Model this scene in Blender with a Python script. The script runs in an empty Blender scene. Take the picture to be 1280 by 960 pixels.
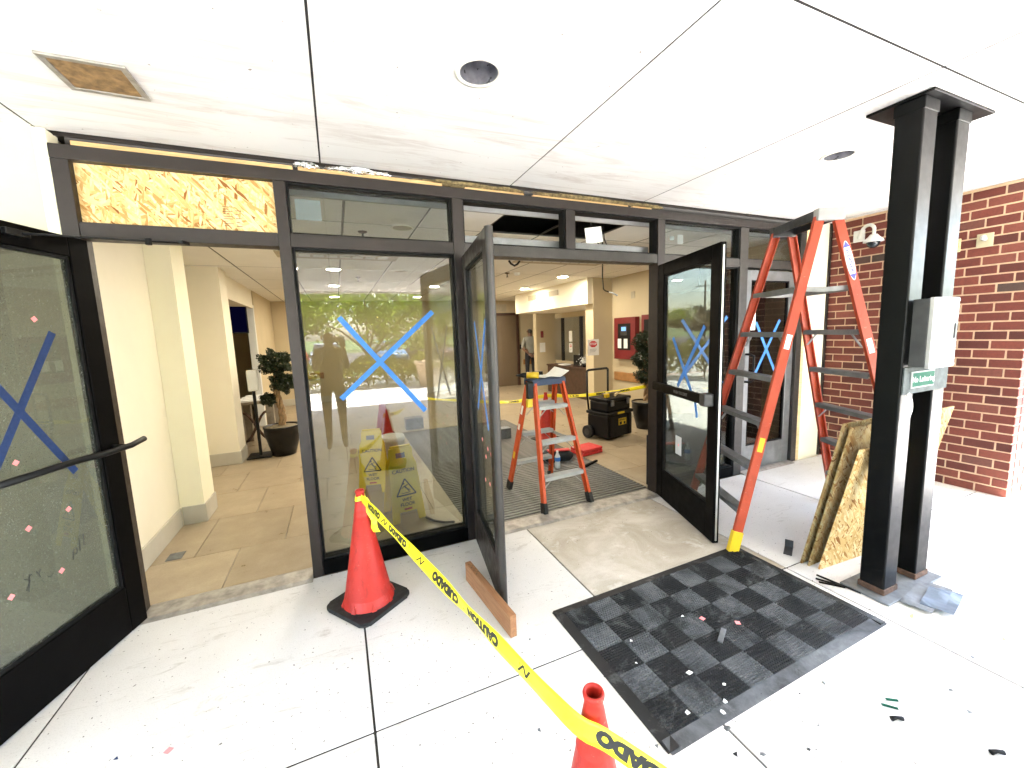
import bpy, bmesh, math, random
from mathutils import Vector, Matrix
random.seed(7)
SC = bpy.context.scene
COL = SC.collection
R = math.radians
PI = math.pi

# ------------------------------------------------------------------ camera
EYE = 1.59
cam_d = bpy.data.cameras.new('camera')
cam = bpy.data.objects.new('camera', cam_d)
COL.objects.link(cam)
cam_d.sensor_fit = 'HORIZONTAL'
cam_d.sensor_width = 36.0
cam_d.lens = 504.37 / 1280 * 36.0
cam_d.clip_start = 0.02
cam_d.clip_end = 3000
cam.matrix_world = Matrix(((0.91669, 0.08229, -0.39102, 0), (-0.39798, 0.10030, -0.91189, 0),
                           (-0.03582, 0.99155, 0.12469, EYE), (0, 0, 0, 1)))
SC.camera = cam

# ------------------------------------------------------------------ sky, sun, exposure
SUN_EL = R(67)
SUN_AZ = Vector((0.93, -0.32)).normalized()          # horizontal direction towards the sun
world = bpy.data.worlds.new('World')
SC.world = world
world.use_nodes = True
wn = world.node_tree.nodes
wl = world.node_tree.links
for n in list(wn):
    wn.remove(n)
sky = wn.new('ShaderNodeTexSky')
sky.sky_type = 'NISHITA'
sky.sun_disc = False
sky.sun_elevation = SUN_EL
sky.sun_rotation = math.atan2(SUN_AZ.x, SUN_AZ.y)
sky.air_density = 1.0
sky.dust_density = 2.0
bg = wn.new('ShaderNodeBackground')
bg.inputs['Strength'].default_value = 0.15
wo = wn.new('ShaderNodeOutputWorld')
wl.new(sky.outputs[0], bg.inputs[0])
wl.new(bg.outputs[0], wo.inputs[0])

sun_d = bpy.data.lights.new('sun', 'SUN')
sun_d.energy = 5.0
sun_d.angle = R(0.6)
sun_d.color = (1.0, 0.955, 0.89)
sun = bpy.data.objects.new('sun', sun_d)
COL.objects.link(sun)
sdir = Vector((SUN_AZ.x * math.cos(SUN_EL), SUN_AZ.y * math.cos(SUN_EL), math.sin(SUN_EL)))
sun.rotation_euler = sdir.to_track_quat('Z', 'Y').to_euler()
sun.location = sdir * 60

SC.view_settings.view_transform = 'Standard'
SC.view_settings.look = 'None'
SC.view_settings.gamma = 1.0
SC.view_settings.use_curve_mapping = False
SC.view_settings.exposure = 4.5
SC.cycles.use_denoising = True
SC.cycles.max_bounces = 12
SC.cycles.diffuse_bounces = 6
SC.cycles.glossy_bounces = 5
SC.cycles.transmission_bounces = 6
SC.cycles.transparent_max_bounces = 24
SC.cycles.caustics_reflective = False
SC.cycles.caustics_refractive = False
SC.cycles.sample_clamp_indirect = 12

# ------------------------------------------------------------------ materials
MATS = {}


def new_mat(name):
    m = bpy.data.materials.new(name)
    m.use_nodes = True
    nt = m.node_tree
    for n in list(nt.nodes):
        nt.nodes.remove(n)
    out = nt.nodes.new('ShaderNodeOutputMaterial')
    MATS[name] = m
    return m, nt, out


def nd(nt, typ, **kw):
    n = nt.nodes.new(typ)
    for k, v in kw.items():
        setattr(n, k, v)
    return n


def coords(nt, world_space, scale=(1, 1, 1), rot=(0, 0, 0)):
    mp = nd(nt, 'ShaderNodeMapping')
    mp.inputs['Scale'].default_value = scale
    mp.inputs['Rotation'].default_value = rot
    if world_space:
        g = nd(nt, 'ShaderNodeNewGeometry')
        nt.links.new(g.outputs['Position'], mp.inputs[0])
    else:
        t = nd(nt, 'ShaderNodeTexCoord')
        nt.links.new(t.outputs['Object'], mp.inputs[0])
    return mp.outputs[0]


def noise(nt, vec, scale, detail=4, rough=0.55, dist=0.0):
    n = nd(nt, 'ShaderNodeTexNoise')
    n.inputs['Scale'].default_value = scale
    n.inputs['Detail'].default_value = detail
    n.inputs['Roughness'].default_value = rough
    n.inputs['Distortion'].default_value = dist
    nt.links.new(vec, n.inputs['Vector'])
    return n.outputs[0]


def ramp(nt, fac, stops):
    r = nd(nt, 'ShaderNodeValToRGB')
    els = r.color_ramp.elements
    while len(els) < len(stops):
        els.new(0.5)
    for e, (p, c) in zip(els, stops):
        e.position = p
        e.color = (c[0], c[1], c[2], 1) if hasattr(c, '__len__') else (c, c, c, 1)
    nt.links.new(fac, r.inputs[0])
    return r.outputs[0]


def mixc(nt, fac, a, b, blend='MIX'):
    m = nd(nt, 'ShaderNodeMix', data_type='RGBA', blend_type=blend)
    for sock, v in ((m.inputs[0], fac), (m.inputs[6], a), (m.inputs[7], b)):
        if isinstance(v, (int, float)):
            sock.default_value = v
        elif isinstance(v, tuple):
            sock.default_value = (v[0], v[1], v[2], 1)
        else:
            nt.links.new(v, sock)
    return m.outputs[2]


def math_n(nt, op, a, b=None):
    m = nd(nt, 'ShaderNodeMath', operation=op)
    for sock, v in ((m.inputs[0], a), (m.inputs[1], b)):
        if v is None:
            continue
        if isinstance(v, (int, float)):
            sock.default_value = v
        else:
            nt.links.new(v, sock)
    return m.outputs[0]


def pbr(nt, out, col, rough=0.5, metal=0.0, bump=None, bump_str=0.2, bump_dist=0.01, spec=0.5):
    b = nd(nt, 'ShaderNodeBsdfPrincipled')
    if isinstance(col, tuple):
        b.inputs['Base Color'].default_value = (col[0], col[1], col[2], 1)
    else:
        nt.links.new(col, b.inputs['Base Color'])
    if isinstance(rough, (int, float)):
        b.inputs['Roughness'].default_value = rough
    else:
        nt.links.new(rough, b.inputs['Roughness'])
    b.inputs['Metallic'].default_value = metal
    b.inputs['Specular IOR Level'].default_value = spec
    if bump is not None:
        bn = nd(nt, 'ShaderNodeBump')
        bn.inputs['Strength'].default_value = bump_str
        bn.inputs['Distance'].default_value = bump_dist
        nt.links.new(bump, bn.inputs['Height'])
        nt.links.new(bn.outputs[0], b.inputs['Normal'])
    nt.links.new(b.outputs[0], out.inputs[0])
    return b


def simple(name, col, rough=0.5, metal=0.0, var=0.12, scale=6.0, bump=0.0, bscale=60.0, spec=0.5, ws=False, rvar=1.0):
    """plain coating with mottled tone, slight roughness change and fine relief"""
    m, nt, out = new_mat(name)
    v = coords(nt, ws)
    n = noise(nt, v, scale, 5, 0.6)
    lo = tuple(max(0.0, c * (1 - var)) for c in col)
    hi = tuple(min(1.0, c * (1 + var)) for c in col)
    c = ramp(nt, n, [(0.3, lo), (0.7, hi)])
    r = ramp(nt, noise(nt, v, scale * 2.3, 3), [(0.3, max(0, rough - 0.08 * rvar)), (0.7, min(1, rough + 0.1 * rvar))])
    if bump > 0:
        pbr(nt, out, c, r, metal, noise(nt, v, bscale, 4), bump, 0.004, spec)
    else:
        pbr(nt, out, c, r, metal, spec=spec)
    return m


def worn(name, col, rough=0.45, dirt=(0.05, 0.04, 0.035), pale=(0.7, 0.5, 0.4), amt=0.5, stretch=(1, 1, 0.25), spec=0.4):
    """coloured plastic or fibreglass with scuffs, grime and faded patches"""
    m, nt, out = new_mat(name)
    v = coords(nt, False)
    c = ramp(nt, noise(nt, v, 6, 5, 0.6), [(0.3, tuple(x * 0.85 for x in col)), (0.7, tuple(min(1, x * 1.12) for x in col))])
    g = noise(nt, coords(nt, False, stretch), 22, 7, 0.75, 0.6)
    c = mixc(nt, ramp(nt, g, [(0.56, 0.0), (0.74, amt)]), c, dirt)
    sc = noise(nt, coords(nt, False, (stretch[2], 1, stretch[0]), (0.4, 0.6, 0.2)), 60, 4, 0.7, 0.3)
    c = mixc(nt, ramp(nt, sc, [(0.64, 0.0), (0.70, amt * 0.7)]), c, pale)
    r = ramp(nt, g, [(0.35, rough - 0.08), (0.7, min(1.0, rough + 0.25))])
    pbr(nt, out, c, r, 0, noise(nt, v, 90, 4), 0.08, 0.003, spec)
    return m


def emis(name, col, strength):
    m, nt, out = new_mat(name)
    e = nd(nt, 'ShaderNodeEmission')
    e.inputs[0].default_value = (*col, 1)
    e.inputs[1].default_value = strength
    nt.links.new(e.outputs[0], out.inputs[0])
    return m


def glass(name, tint, f0=0.075, dust=0.0, dustcol=(0.3, 0.32, 0.28), spots=0.0):
    """clear pane: tinted see-through plus a mirror share that grows at grazing angles; optional dust film"""
    m, nt, out = new_mat(name)
    g = nd(nt, 'ShaderNodeNewGeometry')
    d = nd(nt, 'ShaderNodeVectorMath', operation='DOT_PRODUCT')
    nt.links.new(g.outputs['Normal'], d.inputs[0])
    nt.links.new(g.outputs['Incoming'], d.inputs[1])
    c = math_n(nt, 'ABSOLUTE', d.outputs['Value'])
    k = math_n(nt, 'POWER', math_n(nt, 'SUBTRACT', 1.0, c), 5.0)
    f = math_n(nt, 'ADD', math_n(nt, 'MULTIPLY', k, 1 - f0), f0)
    tr = nd(nt, 'ShaderNodeBsdfTransparent')
    tr.inputs[0].default_value = (*tint, 1)
    gl = nd(nt, 'ShaderNodeBsdfGlossy')
    gl.inputs['Roughness'].default_value = 0.0
    mx = nd(nt, 'ShaderNodeMixShader')
    nt.links.new(f, mx.inputs[0])
    nt.links.new(tr.outputs[0], mx.inputs[1])
    nt.links.new(gl.outputs[0], mx.inputs[2])
    res = mx.outputs[0]
    if dust > 0:
        v = coords(nt, False)
        a = noise(nt, v, 3.0, 6, 0.7)
        b = noise(nt, v, 160.0, 2, 0.6)
        film = ramp(nt, a, [(0.3, dust * 0.6), (0.75, dust * 1.4)])
        if spots > 0:
            sp = ramp(nt, b, [(0.30, spots), (0.40, 0.0)])
            film = mixc(nt, 1.0, film, sp, 'ADD')
        df = nd(nt, 'ShaderNodeBsdfDiffuse')
        df.inputs[0].default_value = (*dustcol, 1)
        m2 = nd(nt, 'ShaderNodeMixShader')
        nt.links.new(film, m2.inputs[0])
        nt.links.new(res, m2.inputs[1])
        nt.links.new(df.outputs[0], m2.inputs[2])
        res = m2.outputs[0]
    nt.links.new(res, out.inputs[0])
    return m


def make_materials():
    # concrete paving
    m, nt, out = new_mat('concrete')
    v = coords(nt, True)
    big = noise(nt, v, 0.9, 6, 0.62, 0.4)
    base = ramp(nt, big, [(0.3, (0.56, 0.545, 0.515)), (0.55, (0.63, 0.62, 0.60)), (0.75, (0.68, 0.675, 0.66))])
    fine = noise(nt, v, 170, 3, 0.7)
    base = mixc(nt, 0.35, base, ramp(nt, fine, [(0.3, 0.55), (0.5, 1.0)]), 'MULTIPLY')
    pits = noise(nt, v, 60, 2, 0.5)
    base = mixc(nt, ramp(nt, pits, [(0.27, 0.9), (0.31, 0.0)]), base, (0.07, 0.06, 0.05))
    sc = noise(nt, coords(nt, True, (1.2, 5.0, 1)), 2.0, 7, 0.75, 1.2)
    base = mixc(nt, ramp(nt, sc, [(0.58, 0.0), (0.72, 0.65)]), base, (0.28, 0.25, 0.21))
    pbr(nt, out, base, 0.85, 0, fine, 0.25, 0.004)
    # trodden slab by the threshold, stained tan
    m, nt, out = new_mat('concrete_stained')
    v = coords(nt, True)
    big = noise(nt, v, 2.2, 7, 0.65, 0.8)
    base = ramp(nt, big, [(0.25, (0.30, 0.26, 0.195)), (0.5, (0.43, 0.39, 0.325)), (0.72, (0.57, 0.54, 0.485))])
    fine = noise(nt, v, 150, 3, 0.7)
    base = mixc(nt, 0.4, base, ramp(nt, fine, [(0.3, 0.5), (0.5, 1.0)]), 'MULTIPLY')
    dust = noise(nt, v, 5, 6, 0.7, 0.5)
    base = mixc(nt, ramp(nt, dust, [(0.58, 0.0), (0.72, 0.7)]), base, (0.66, 0.65, 0.62))
    pbr(nt, out, base, 0.85, 0, fine, 0.25, 0.004)
    # canopy stucco
    m, nt, out = new_mat('stucco')
    v = coords(nt, True)
    base = ramp(nt, noise(nt, v, 1.1, 6, 0.6), [(0.3, (0.74, 0.725, 0.70)), (0.7, (0.80, 0.79, 0.775))])
    st = noise(nt, coords(nt, True, (0.8, 5.5, 1)), 1.6, 7, 0.72, 0.6)
    base = mixc(nt, ramp(nt, st, [(0.50, 0.0), (0.72, 0.7)]), base, (0.46, 0.39, 0.35))
    sp = noise(nt, v, 38, 3, 0.5)
    base = mixc(nt, ramp(nt, sp, [(0.235, 0.9), (0.27, 0.0)]), base, (0.22, 0.18, 0.15))
    pbr(nt, out, base, 0.9, 0, noise(nt, v, 190, 3), 0.3, 0.003)
    simple('stucco_wall', (0.52, 0.475, 0.375), 0.9, var=0.06, scale=3, bump=0.4, bscale=160, ws=True)
    simple('cream_paint', (0.80, 0.745, 0.60), 0.75, var=0.04, scale=1.5, bump=0.08, bscale=220, ws=True)
    simple('cream_light', (0.84, 0.80, 0.62), 0.75, var=0.03, scale=1.5, bump=0.08, bscale=220, ws=True)
    simple('tan_paint', (0.52, 0.435, 0.285), 0.75, var=0.05, scale=1.5, bump=0.08, bscale=220, ws=True)
    simple('baseboard', (0.47, 0.44, 0.37), 0.6, var=0.05)
    simple('bronze', (0.0145, 0.0092, 0.0074), 0.45, 0.1, var=0.25, scale=9, bump=0.05, bscale=40)
    simple('bronze_light', (0.036, 0.032, 0.029), 0.45, 0.3, var=0.2, scale=9, bump=0.05, bscale=40)
    simple('black_frame', (0.0030, 0.0027, 0.0027), 0.45, 0.0, var=0.3, scale=8, spec=0.04)
    simple('gasket', (0.004, 0.004, 0.004), 0.7, spec=0.2)
    simple('grey_alu', (0.20, 0.204, 0.21), 0.38, 0.6, var=0.18, scale=7)
    simple('alu', (0.62, 0.62, 0.61), 0.36, 0.75, var=0.15, scale=12)
    simple('alu_dark', (0.05, 0.05, 0.052), 0.45, 0.5, var=0.2, scale=12)
    simple('alu_white', (0.34, 0.34, 0.335), 0.5, 0.15, var=0.1, scale=12)
    simple('galvanised', (0.14, 0.152, 0.163), 0.5, 0.25, var=0.28, scale=18)
    simple('threshold_metal', (0.34, 0.32, 0.29), 0.5, 0.5, var=0.35, scale=14)
    simple('black_paint', (0.0022, 0.0022, 0.0022), 0.38, 0.0, var=0.2, scale=10, spec=0.16, rvar=0.5)
    simple('joint_dirt', (0.022, 0.018, 0.014), 0.95, var=0.3, scale=20, ws=True)
    simple('hatch_board', (0.24, 0.145, 0.06), 0.85, var=0.55, scale=22, bump=0.4, bscale=60)
    simple('grille_bar', (0.20, 0.19, 0.175), 0.42, 0.5, var=0.3, scale=9)
    simple('rust', (0.07, 0.035, 0.02), 0.85, 0.0, var=0.6, scale=25, bump=0.4, bscale=80)
    worn('orange_fiberglass', (0.36, 0.048, 0.017), 0.42, (0.06, 0.03, 0.02), (0.5, 0.32, 0.25), 0.5)
    worn('orange_small', (0.50, 0.070, 0.016), 0.42, (0.08, 0.03, 0.02), (0.5, 0.32, 0.25), 0.5)
    simple('yellow_plastic', (0.62, 0.42, 0.012), 0.45, var=0.1, scale=8)
    simple('sign_yellow', (0.85, 0.64, 0.012), 0.42, var=0.06, scale=5)
    simple('black_plastic', (0.005, 0.005, 0.0055), 0.45, var=0.3, scale=12, spec=0.25)
    simple('black_rubber', (0.008, 0.008, 0.0085), 0.75, var=0.35, scale=18, bump=0.3, bscale=120)
    worn('cone_orange', (0.40, 0.019, 0.011), 0.48, (0.11, 0.018, 0.012), (0.55, 0.16, 0.11), 0.85, (1, 1, 0.4))
    simple('white_plastic', (0.66, 0.66, 0.63), 0.45, var=0.05)
    simple('paper', (0.80, 0.80, 0.77), 0.8, var=0.04, scale=20, bump=0.2, bscale=30)
    simple('stop_red', (0.55, 0.02, 0.03), 0.6)
    simple('ink', (0.012, 0.012, 0.012), 0.6)
    simple('blue_tape', (0.035, 0.17, 0.52), 0.7, var=0.1, scale=30, bump=0.2, bscale=150)
    simple('blue_tape_dark', (0.003, 0.022, 0.095), 0.7, var=0.12, scale=30, bump=0.2, bscale=150)
    simple('blue_print', (0.06, 0.07, 0.55), 0.5)
    simple('pink_sticker', (0.86, 0.26, 0.27), 0.6, var=0.08, scale=40)
    simple('green_sign', (0.006, 0.07, 0.042), 0.6, var=0.08, spec=0.05)
    simple('teal_print', (0.25, 0.55, 0.55), 0.5)
    simple('yellow_tape', (0.88, 0.74, 0.02), 0.34, var=0.05, scale=8)
    simple('panel_red', (0.15, 0.008, 0.010), 0.4)
    simple('case_red', (0.55, 0.03, 0.03), 0.45)
    simple('desk_wood', (0.055, 0.026, 0.016), 0.4, var=0.3, scale=7)
    simple('rail_wood', (0.33, 0.16, 0.055), 0.45, var=0.25, scale=6)
    simple('grey_wood', (0.22, 0.18, 0.13), 0.7, var=0.3, scale=10)
    simple('pot_glaze', (0.006, 0.0048, 0.0045), 0.35, var=0.3, spec=0.3)
    simple('step_grey', (0.22, 0.22, 0.22), 0.42, 0.5, var=0.15, scale=14)
    simple('elevator_brown', (0.16, 0.115, 0.07), 0.5, 0.2, var=0.06, scale=2)
    simple('soil_moss', (0.16, 0.13, 0.08), 0.95, var=0.4, scale=30, bump=0.6, bscale=60)
    simple('braid_bark', (0.27, 0.17, 0.085), 0.8, var=0.35, scale=20, bump=0.5, bscale=60)
    simple('bark', (0.10, 0.075, 0.055), 0.9, var=0.4, scale=12, bump=0.6, bscale=40)
    simple('asphalt', (0.055, 0.055, 0.057), 0.9, var=0.25, scale=2, bump=0.4, bscale=90, ws=True)
    simple('drive_concrete', (0.52, 0.50, 0.47), 0.9, var=0.12, scale=0.6, bump=0.2, bscale=90, ws=True)
    simple('paver_pink', (0.40, 0.27, 0.23), 0.85, var=0.2, scale=4, ws=True)
    simple('grass', (0.07, 0.11, 0.03), 0.95, var=0.4, scale=3, bump=0.5, bscale=50, ws=True)
    simple('roofing', (0.3, 0.3, 0.3), 0.9)
    simple('plenum_dark', (0.02, 0.018, 0.016), 0.95)
    simple('mortar', (0.56, 0.41, 0.27), 0.95, var=0.12, scale=30, bump=0.5, bscale=120)
    simple('insulation', (0.20, 0.15, 0.07), 0.95, var=0.7, scale=30, bump=0.8, bscale=60)
    simple('foil', (0.75, 0.75, 0.75), 0.25, 0.9, var=0.15, scale=20)
    simple('skin_dark', (0.14, 0.070, 0.045), 0.5, var=0.06)
    simple('skin', (0.40, 0.22, 0.15), 0.5, var=0.06)
    simple('hair', (0.012, 0.010, 0.009), 0.6, bump=0.4, bscale=90)
    simple('shirt_grey', (0.24, 0.24, 0.21), 0.9, bump=0.3, bscale=20)
    simple('shirt_red', (0.50, 0.03, 0.05), 0.9, bump=0.3, bscale=20)
    simple('shirt_dark', (0.045, 0.038, 0.040), 0.9, bump=0.3, bscale=20)
    simple('trouser_dark', (0.018, 0.018, 0.022), 0.9, bump=0.3, bscale=20)
    simple('trouser_khaki', (0.20, 0.16, 0.11), 0.9, bump=0.3, bscale=20)
    simple('denim', (0.05, 0.07, 0.12), 0.9, bump=0.3, bscale=20)
    simple('shoe', (0.02, 0.018, 0.016), 0.6)
    simple('ceiling_tile', (0.80, 0.79, 0.75), 0.95, var=0.03, scale=3, bump=0.5, bscale=170)
    simple('tee_grid', (0.60, 0.57, 0.51), 0.5)
    simple('diffuser', (0.42, 0.37, 0.27), 0.6)
    simple('ring_white', (0.78, 0.76, 0.68), 0.5)
    simple('can_dark', (0.30, 0.30, 0.33), 0.32, 0.7, var=0.35, scale=18)
    simple('can_lens', (0.30, 0.30, 0.33), 0.5)
    simple('car_blue', (0.08, 0.18, 0.32), 0.25, 0.3)
    simple('car_maroon', (0.10, 0.03, 0.035), 0.25, 0.3)
    simple('car_silver', (0.42, 0.43, 0.44), 0.25, 0.5)
    simple('car_glass', (0.02, 0.025, 0.03), 0.08)
    simple('tail_red', (0.5, 0.01, 0.01), 0.3)
    simple('planter_stone', (0.50, 0.37, 0.27), 0.85, var=0.15)
    simple('fabric_black', (0.015, 0.015, 0.017), 0.9)
    simple('screw_metal', (0.5, 0.48, 0.44), 0.35, 0.9)
    simple('clear_plastic', (0.55, 0.58, 0.6), 0.15, spec=0.8)
    simple('blue_sheet', (0.12, 0.155, 0.20), 0.4, 0.35, var=0.2, scale=14)
    simple('screen_blue', (0.02, 0.02, 0.12), 0.2)
    simple('bulb_glass', (0.60, 0.60, 0.58), 0.12, spec=0.8)
    simple('sign_white', (0.36, 0.38, 0.36), 0.7, spec=0.05)
    simple('strap_metal', (0.075, 0.085, 0.085), 0.75, 0.0, var=0.3, scale=20, spec=0.08)
    simple('box_plate', (0.42, 0.37, 0.24), 0.6)
    emis('lamp_lens', (1.0, 0.90, 0.72), 22.0)
    emis('panel_screen', (0.25, 0.5, 1.0), 0.08)
    emis('tv_glow', (0.06, 0.05, 0.45), 0.0012)
    glass('pane_clear', (0.60, 0.615, 0.575), 0.072, 0.004, (0.35, 0.35, 0.33), 0.0)
    glass('pane_transom', (0.70, 0.73, 0.72), 0.04, 0.02, (0.3, 0.3, 0.3), 0.0)
    glass('pane_door', (0.70, 0.73, 0.70), 0.05, 0.015, (0.35, 0.35, 0.33), 0.0)
    glass('pane_dusty', (0.49, 0.50, 0.455), 0.04, 0.15, (0.18, 0.187, 0.16), 0.6)
    glass('pane_thin', (0.92, 0.93, 0.92), 0.04)
    # oriented strand board
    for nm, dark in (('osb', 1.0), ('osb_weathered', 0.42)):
        m, nt, out = new_mat(nm)
        acc = None
        mp = coords(nt, False)
        for i, (rz, sc_) in enumerate(((0.35, 72), (-0.8, 62), (1.45, 78), (2.3, 68))):
            def flakes(scale, off):
                t0 = nd(nt, 'ShaderNodeMapping')
                t0.inputs['Rotation'].default_value = (0, rz, 0)
                t0.inputs['Location'].default_value = (off, 0.3 * off, off * 0.7)
                nt.links.new(mp, t0.inputs[0])
                wv = nd(nt, 'ShaderNodeMapping')
                wv.inputs['Scale'].default_value = (0.20, 0.3, 1.0)
                nt.links.new(t0.outputs[0], wv.inputs[0])
                vo = nd(nt, 'ShaderNodeTexVoronoi')
                vo.inputs['Scale'].default_value = scale
                nt.links.new(wv.outputs[0], vo.inputs['Vector'])
                sep = nd(nt, 'ShaderNodeSeparateColor')
                nt.links.new(vo.outputs['Color'], sep.inputs[0])
                return sep
            sep = flakes(sc_, 0.0)
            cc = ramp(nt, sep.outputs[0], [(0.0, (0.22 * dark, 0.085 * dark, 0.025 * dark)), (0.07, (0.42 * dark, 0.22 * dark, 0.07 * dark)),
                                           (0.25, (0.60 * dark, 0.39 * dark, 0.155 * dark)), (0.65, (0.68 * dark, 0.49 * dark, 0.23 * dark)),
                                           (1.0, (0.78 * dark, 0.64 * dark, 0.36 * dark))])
            if acc is None:
                acc = cc
                hgt = sep.outputs[1]
            else:
                sel = ramp(nt, flakes(sc_ * 0.9, 3.1).outputs[2], [(0.55, 0.0), (0.56, 1.0)])
                acc = mixc(nt, sel, acc, cc)
        grain = noise(nt, coords(nt, False, (1, 1, 1)), 120, 3)
        acc = mixc(nt, 0.3, acc, ramp(nt, grain, [(0.3, 0.6), (0.6, 1.0)]), 'MULTIPLY')
        pbr(nt, out, acc, 0.85, 0, hgt, 0.25, 0.003, 0.06)
    # lumber
    for nm, c1, c2 in (('lumber', (0.50, 0.30, 0.12), (0.70, 0.48, 0.23)), ('block_wood', (0.19, 0.08, 0.03), (0.31, 0.15, 0.065)),
                       ('stud_wood', (0.52, 0.38, 0.17), (0.72, 0.58, 0.33))):
        m, nt, out = new_mat(nm)
        v = coords(nt, False, (2, 18, 18))
        g = noise(nt, v, 3, 5, 0.6, 0.8)
        pbr(nt, out, ramp(nt, g, [(0.3, c1), (0.7, c2)]), 0.7, 0, g, 0.2, 0.003)
    # floor tiles: per tile tone
    m, nt, out = new_mat('floor_tile')
    oi = nd(nt, 'ShaderNodeObjectInfo')
    v = coords(nt, True)
    n1 = noise(nt, v, 5, 6, 0.65)
    c = ramp(nt, n1, [(0.3, (0.31, 0.245, 0.16)), (0.55, (0.37, 0.30, 0.205)), (0.75, (0.43, 0.355, 0.25))])
    c = mixc(nt, 1.0, c, ramp(nt, oi.outputs['Random'], [(0, 0.88), (1, 1.06)]), 'MULTIPLY')
    n2 = noise(nt, v, 90, 3, 0.6)
    c = mixc(nt, 0.3, c, ramp(nt, n2, [(0.3, 0.6), (0.6, 1.0)]), 'MULTIPLY')
    pbr(nt, out, c, ramp(nt, n1, [(0.3, 0.27), (0.7, 0.31)]), 0, n2, 0.04, 0.002)
    simple('grout', (0.14, 0.095, 0.055), 0.9, ws=True)
    # bricks: per brick tone
    m, nt, out = new_mat('brick')
    oi = nd(nt, 'ShaderNodeObjectInfo')
    v = coords(nt, True)
    c = ramp(nt, oi.outputs['Random'], [(0, (0.070, 0.015, 0.010)), (0.35, (0.12, 0.026, 0.0165)), (0.8, (0.155, 0.036, 0.0225)), (0.95, (0.17, 0.046, 0.030)), (1.0, (0.050, 0.032, 0.026))])
    n1 = noise(nt, v, 45, 5, 0.7)
    c = mixc(nt, 0.5, c, ramp(nt, n1, [(0.25, 0.5), (0.65, 1.15)]), 'MULTIPLY')
    ef = noise(nt, v, 7, 6, 0.75)
    c = mixc(nt, ramp(nt, ef, [(0.66, 0.0), (0.8, 0.25)]), c, (0.20, 0.12, 0.08))
    pbr(nt, out, c, 0.88, 0, n1, 0.5, 0.004)
    # rubber entrance mat, dusty
    for nm, a, b in (('mat_dark', (0.0025, 0.0028, 0.0032), (0.0075, 0.008, 0.0095)), ('mat_light', (0.011, 0.012, 0.014), (0.095, 0.102, 0.110))):
        m, nt, out = new_mat(nm)
        v = coords(nt, True)
        n1 = noise(nt, v, 3.0, 7, 0.72, 0.4)
        c = ramp(nt, n1, [(0.35, a), (0.62, b)])
        du = noise(nt, v, 7.0, 7, 0.75, 0.6)
        c = mixc(nt, ramp(nt, du, [(0.54, 0.0), (0.72, 0.6)]), c, (0.15, 0.155, 0.16))
        pbr(nt, out, c, 0.7, 0, noise(nt, v, 220, 2), 0.3, 0.002)
    # leaves
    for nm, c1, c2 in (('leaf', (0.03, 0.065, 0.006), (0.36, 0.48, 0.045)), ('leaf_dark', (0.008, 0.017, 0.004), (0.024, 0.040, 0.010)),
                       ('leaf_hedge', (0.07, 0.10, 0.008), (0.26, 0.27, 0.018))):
        m, nt, out = new_mat(nm)
        v = coords(nt, True)
        n1 = noise(nt, v, 9, 3, 0.7)
        c = ramp(nt, n1, [(0.3, c1), (0.7, c2)])
        b = nd(nt, 'ShaderNodeBsdfDiffuse')
        t = nd(nt, 'ShaderNodeBsdfTranslucent')
        gl = nd(nt, 'ShaderNodeBsdfGlossy')
        gl.inputs['Roughness'].default_value = 0.4
        nt.links.new(c, b.inputs[0])
        nt.links.new(c, t.inputs[0])
        mx = nd(nt, 'ShaderNodeMixShader')
        mx.inputs[0].default_value = 0.55
        nt.links.new(b.outputs[0], mx.inputs[1])
        nt.links.new(t.outputs[0], mx.inputs[2])
        m2 = nd(nt, 'ShaderNodeMixShader')
        m2.inputs[0].default_value = 0.05
        nt.links.new(mx.outputs[0], m2.inputs[1])
        nt.links.new(gl.outputs[0], m2.inputs[2])
        nt.links.new(m2.outputs[0], out.inputs[0])


make_materials()


# ------------------------------------------------------------------ mesh helpers
def V(*a):
    return Vector(a)


def add_box(bm, x0, x1, y0, y1, z0, z1, bev=0.0, M=None):
    vs = [bm.verts.new((x, y, z)) for x in (x0, x1) for y in (y0, y1) for z in (z0, z1)]
    fs = [bm.faces.new([vs[i] for i in f]) for f in
          ((0, 1, 3, 2), (4, 6, 7, 5), (0, 4, 5, 1), (2, 3, 7, 6), (0, 2, 6, 4), (1, 5, 7, 3))]
    if bev > 0:
        es = list({e for f in fs for e in f.edges})
        r = bmesh.ops.bevel(bm, geom=es, offset=bev, segments=2, profile=0.5, affect='EDGES')
        vs = list({v for f in r['faces'] for v in f.verts} | {v for v in vs if v.is_valid})
    if M is not None:
        for v in vs:
            v.co = M @ v.co
    return vs


def frame_of(d, up=None):
    d = d.normalized()
    u = Vector(up) if up is not None else (V(0, 0, 1) if abs(d.z) < 0.95 else V(0, 1, 0))
    s = d.cross(u).normalized()
    return s, s.cross(d).normalized()


def add_beam(bm, p0, p1, w, h, up=None, bev=0.0):
    """rectangular bar from p0 to p1; w across, h along `up`"""
    p0, p1 = Vector(p0), Vector(p1)
    d = p1 - p0
    s, t = frame_of(d, up)
    L = d.length
    M = Matrix((s, d.normalized(), t)).transposed().to_4x4()
    M.translation = p0
    add_box(bm, -w / 2, w / 2, 0, L, -h / 2, h / 2, bev, M)


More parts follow.
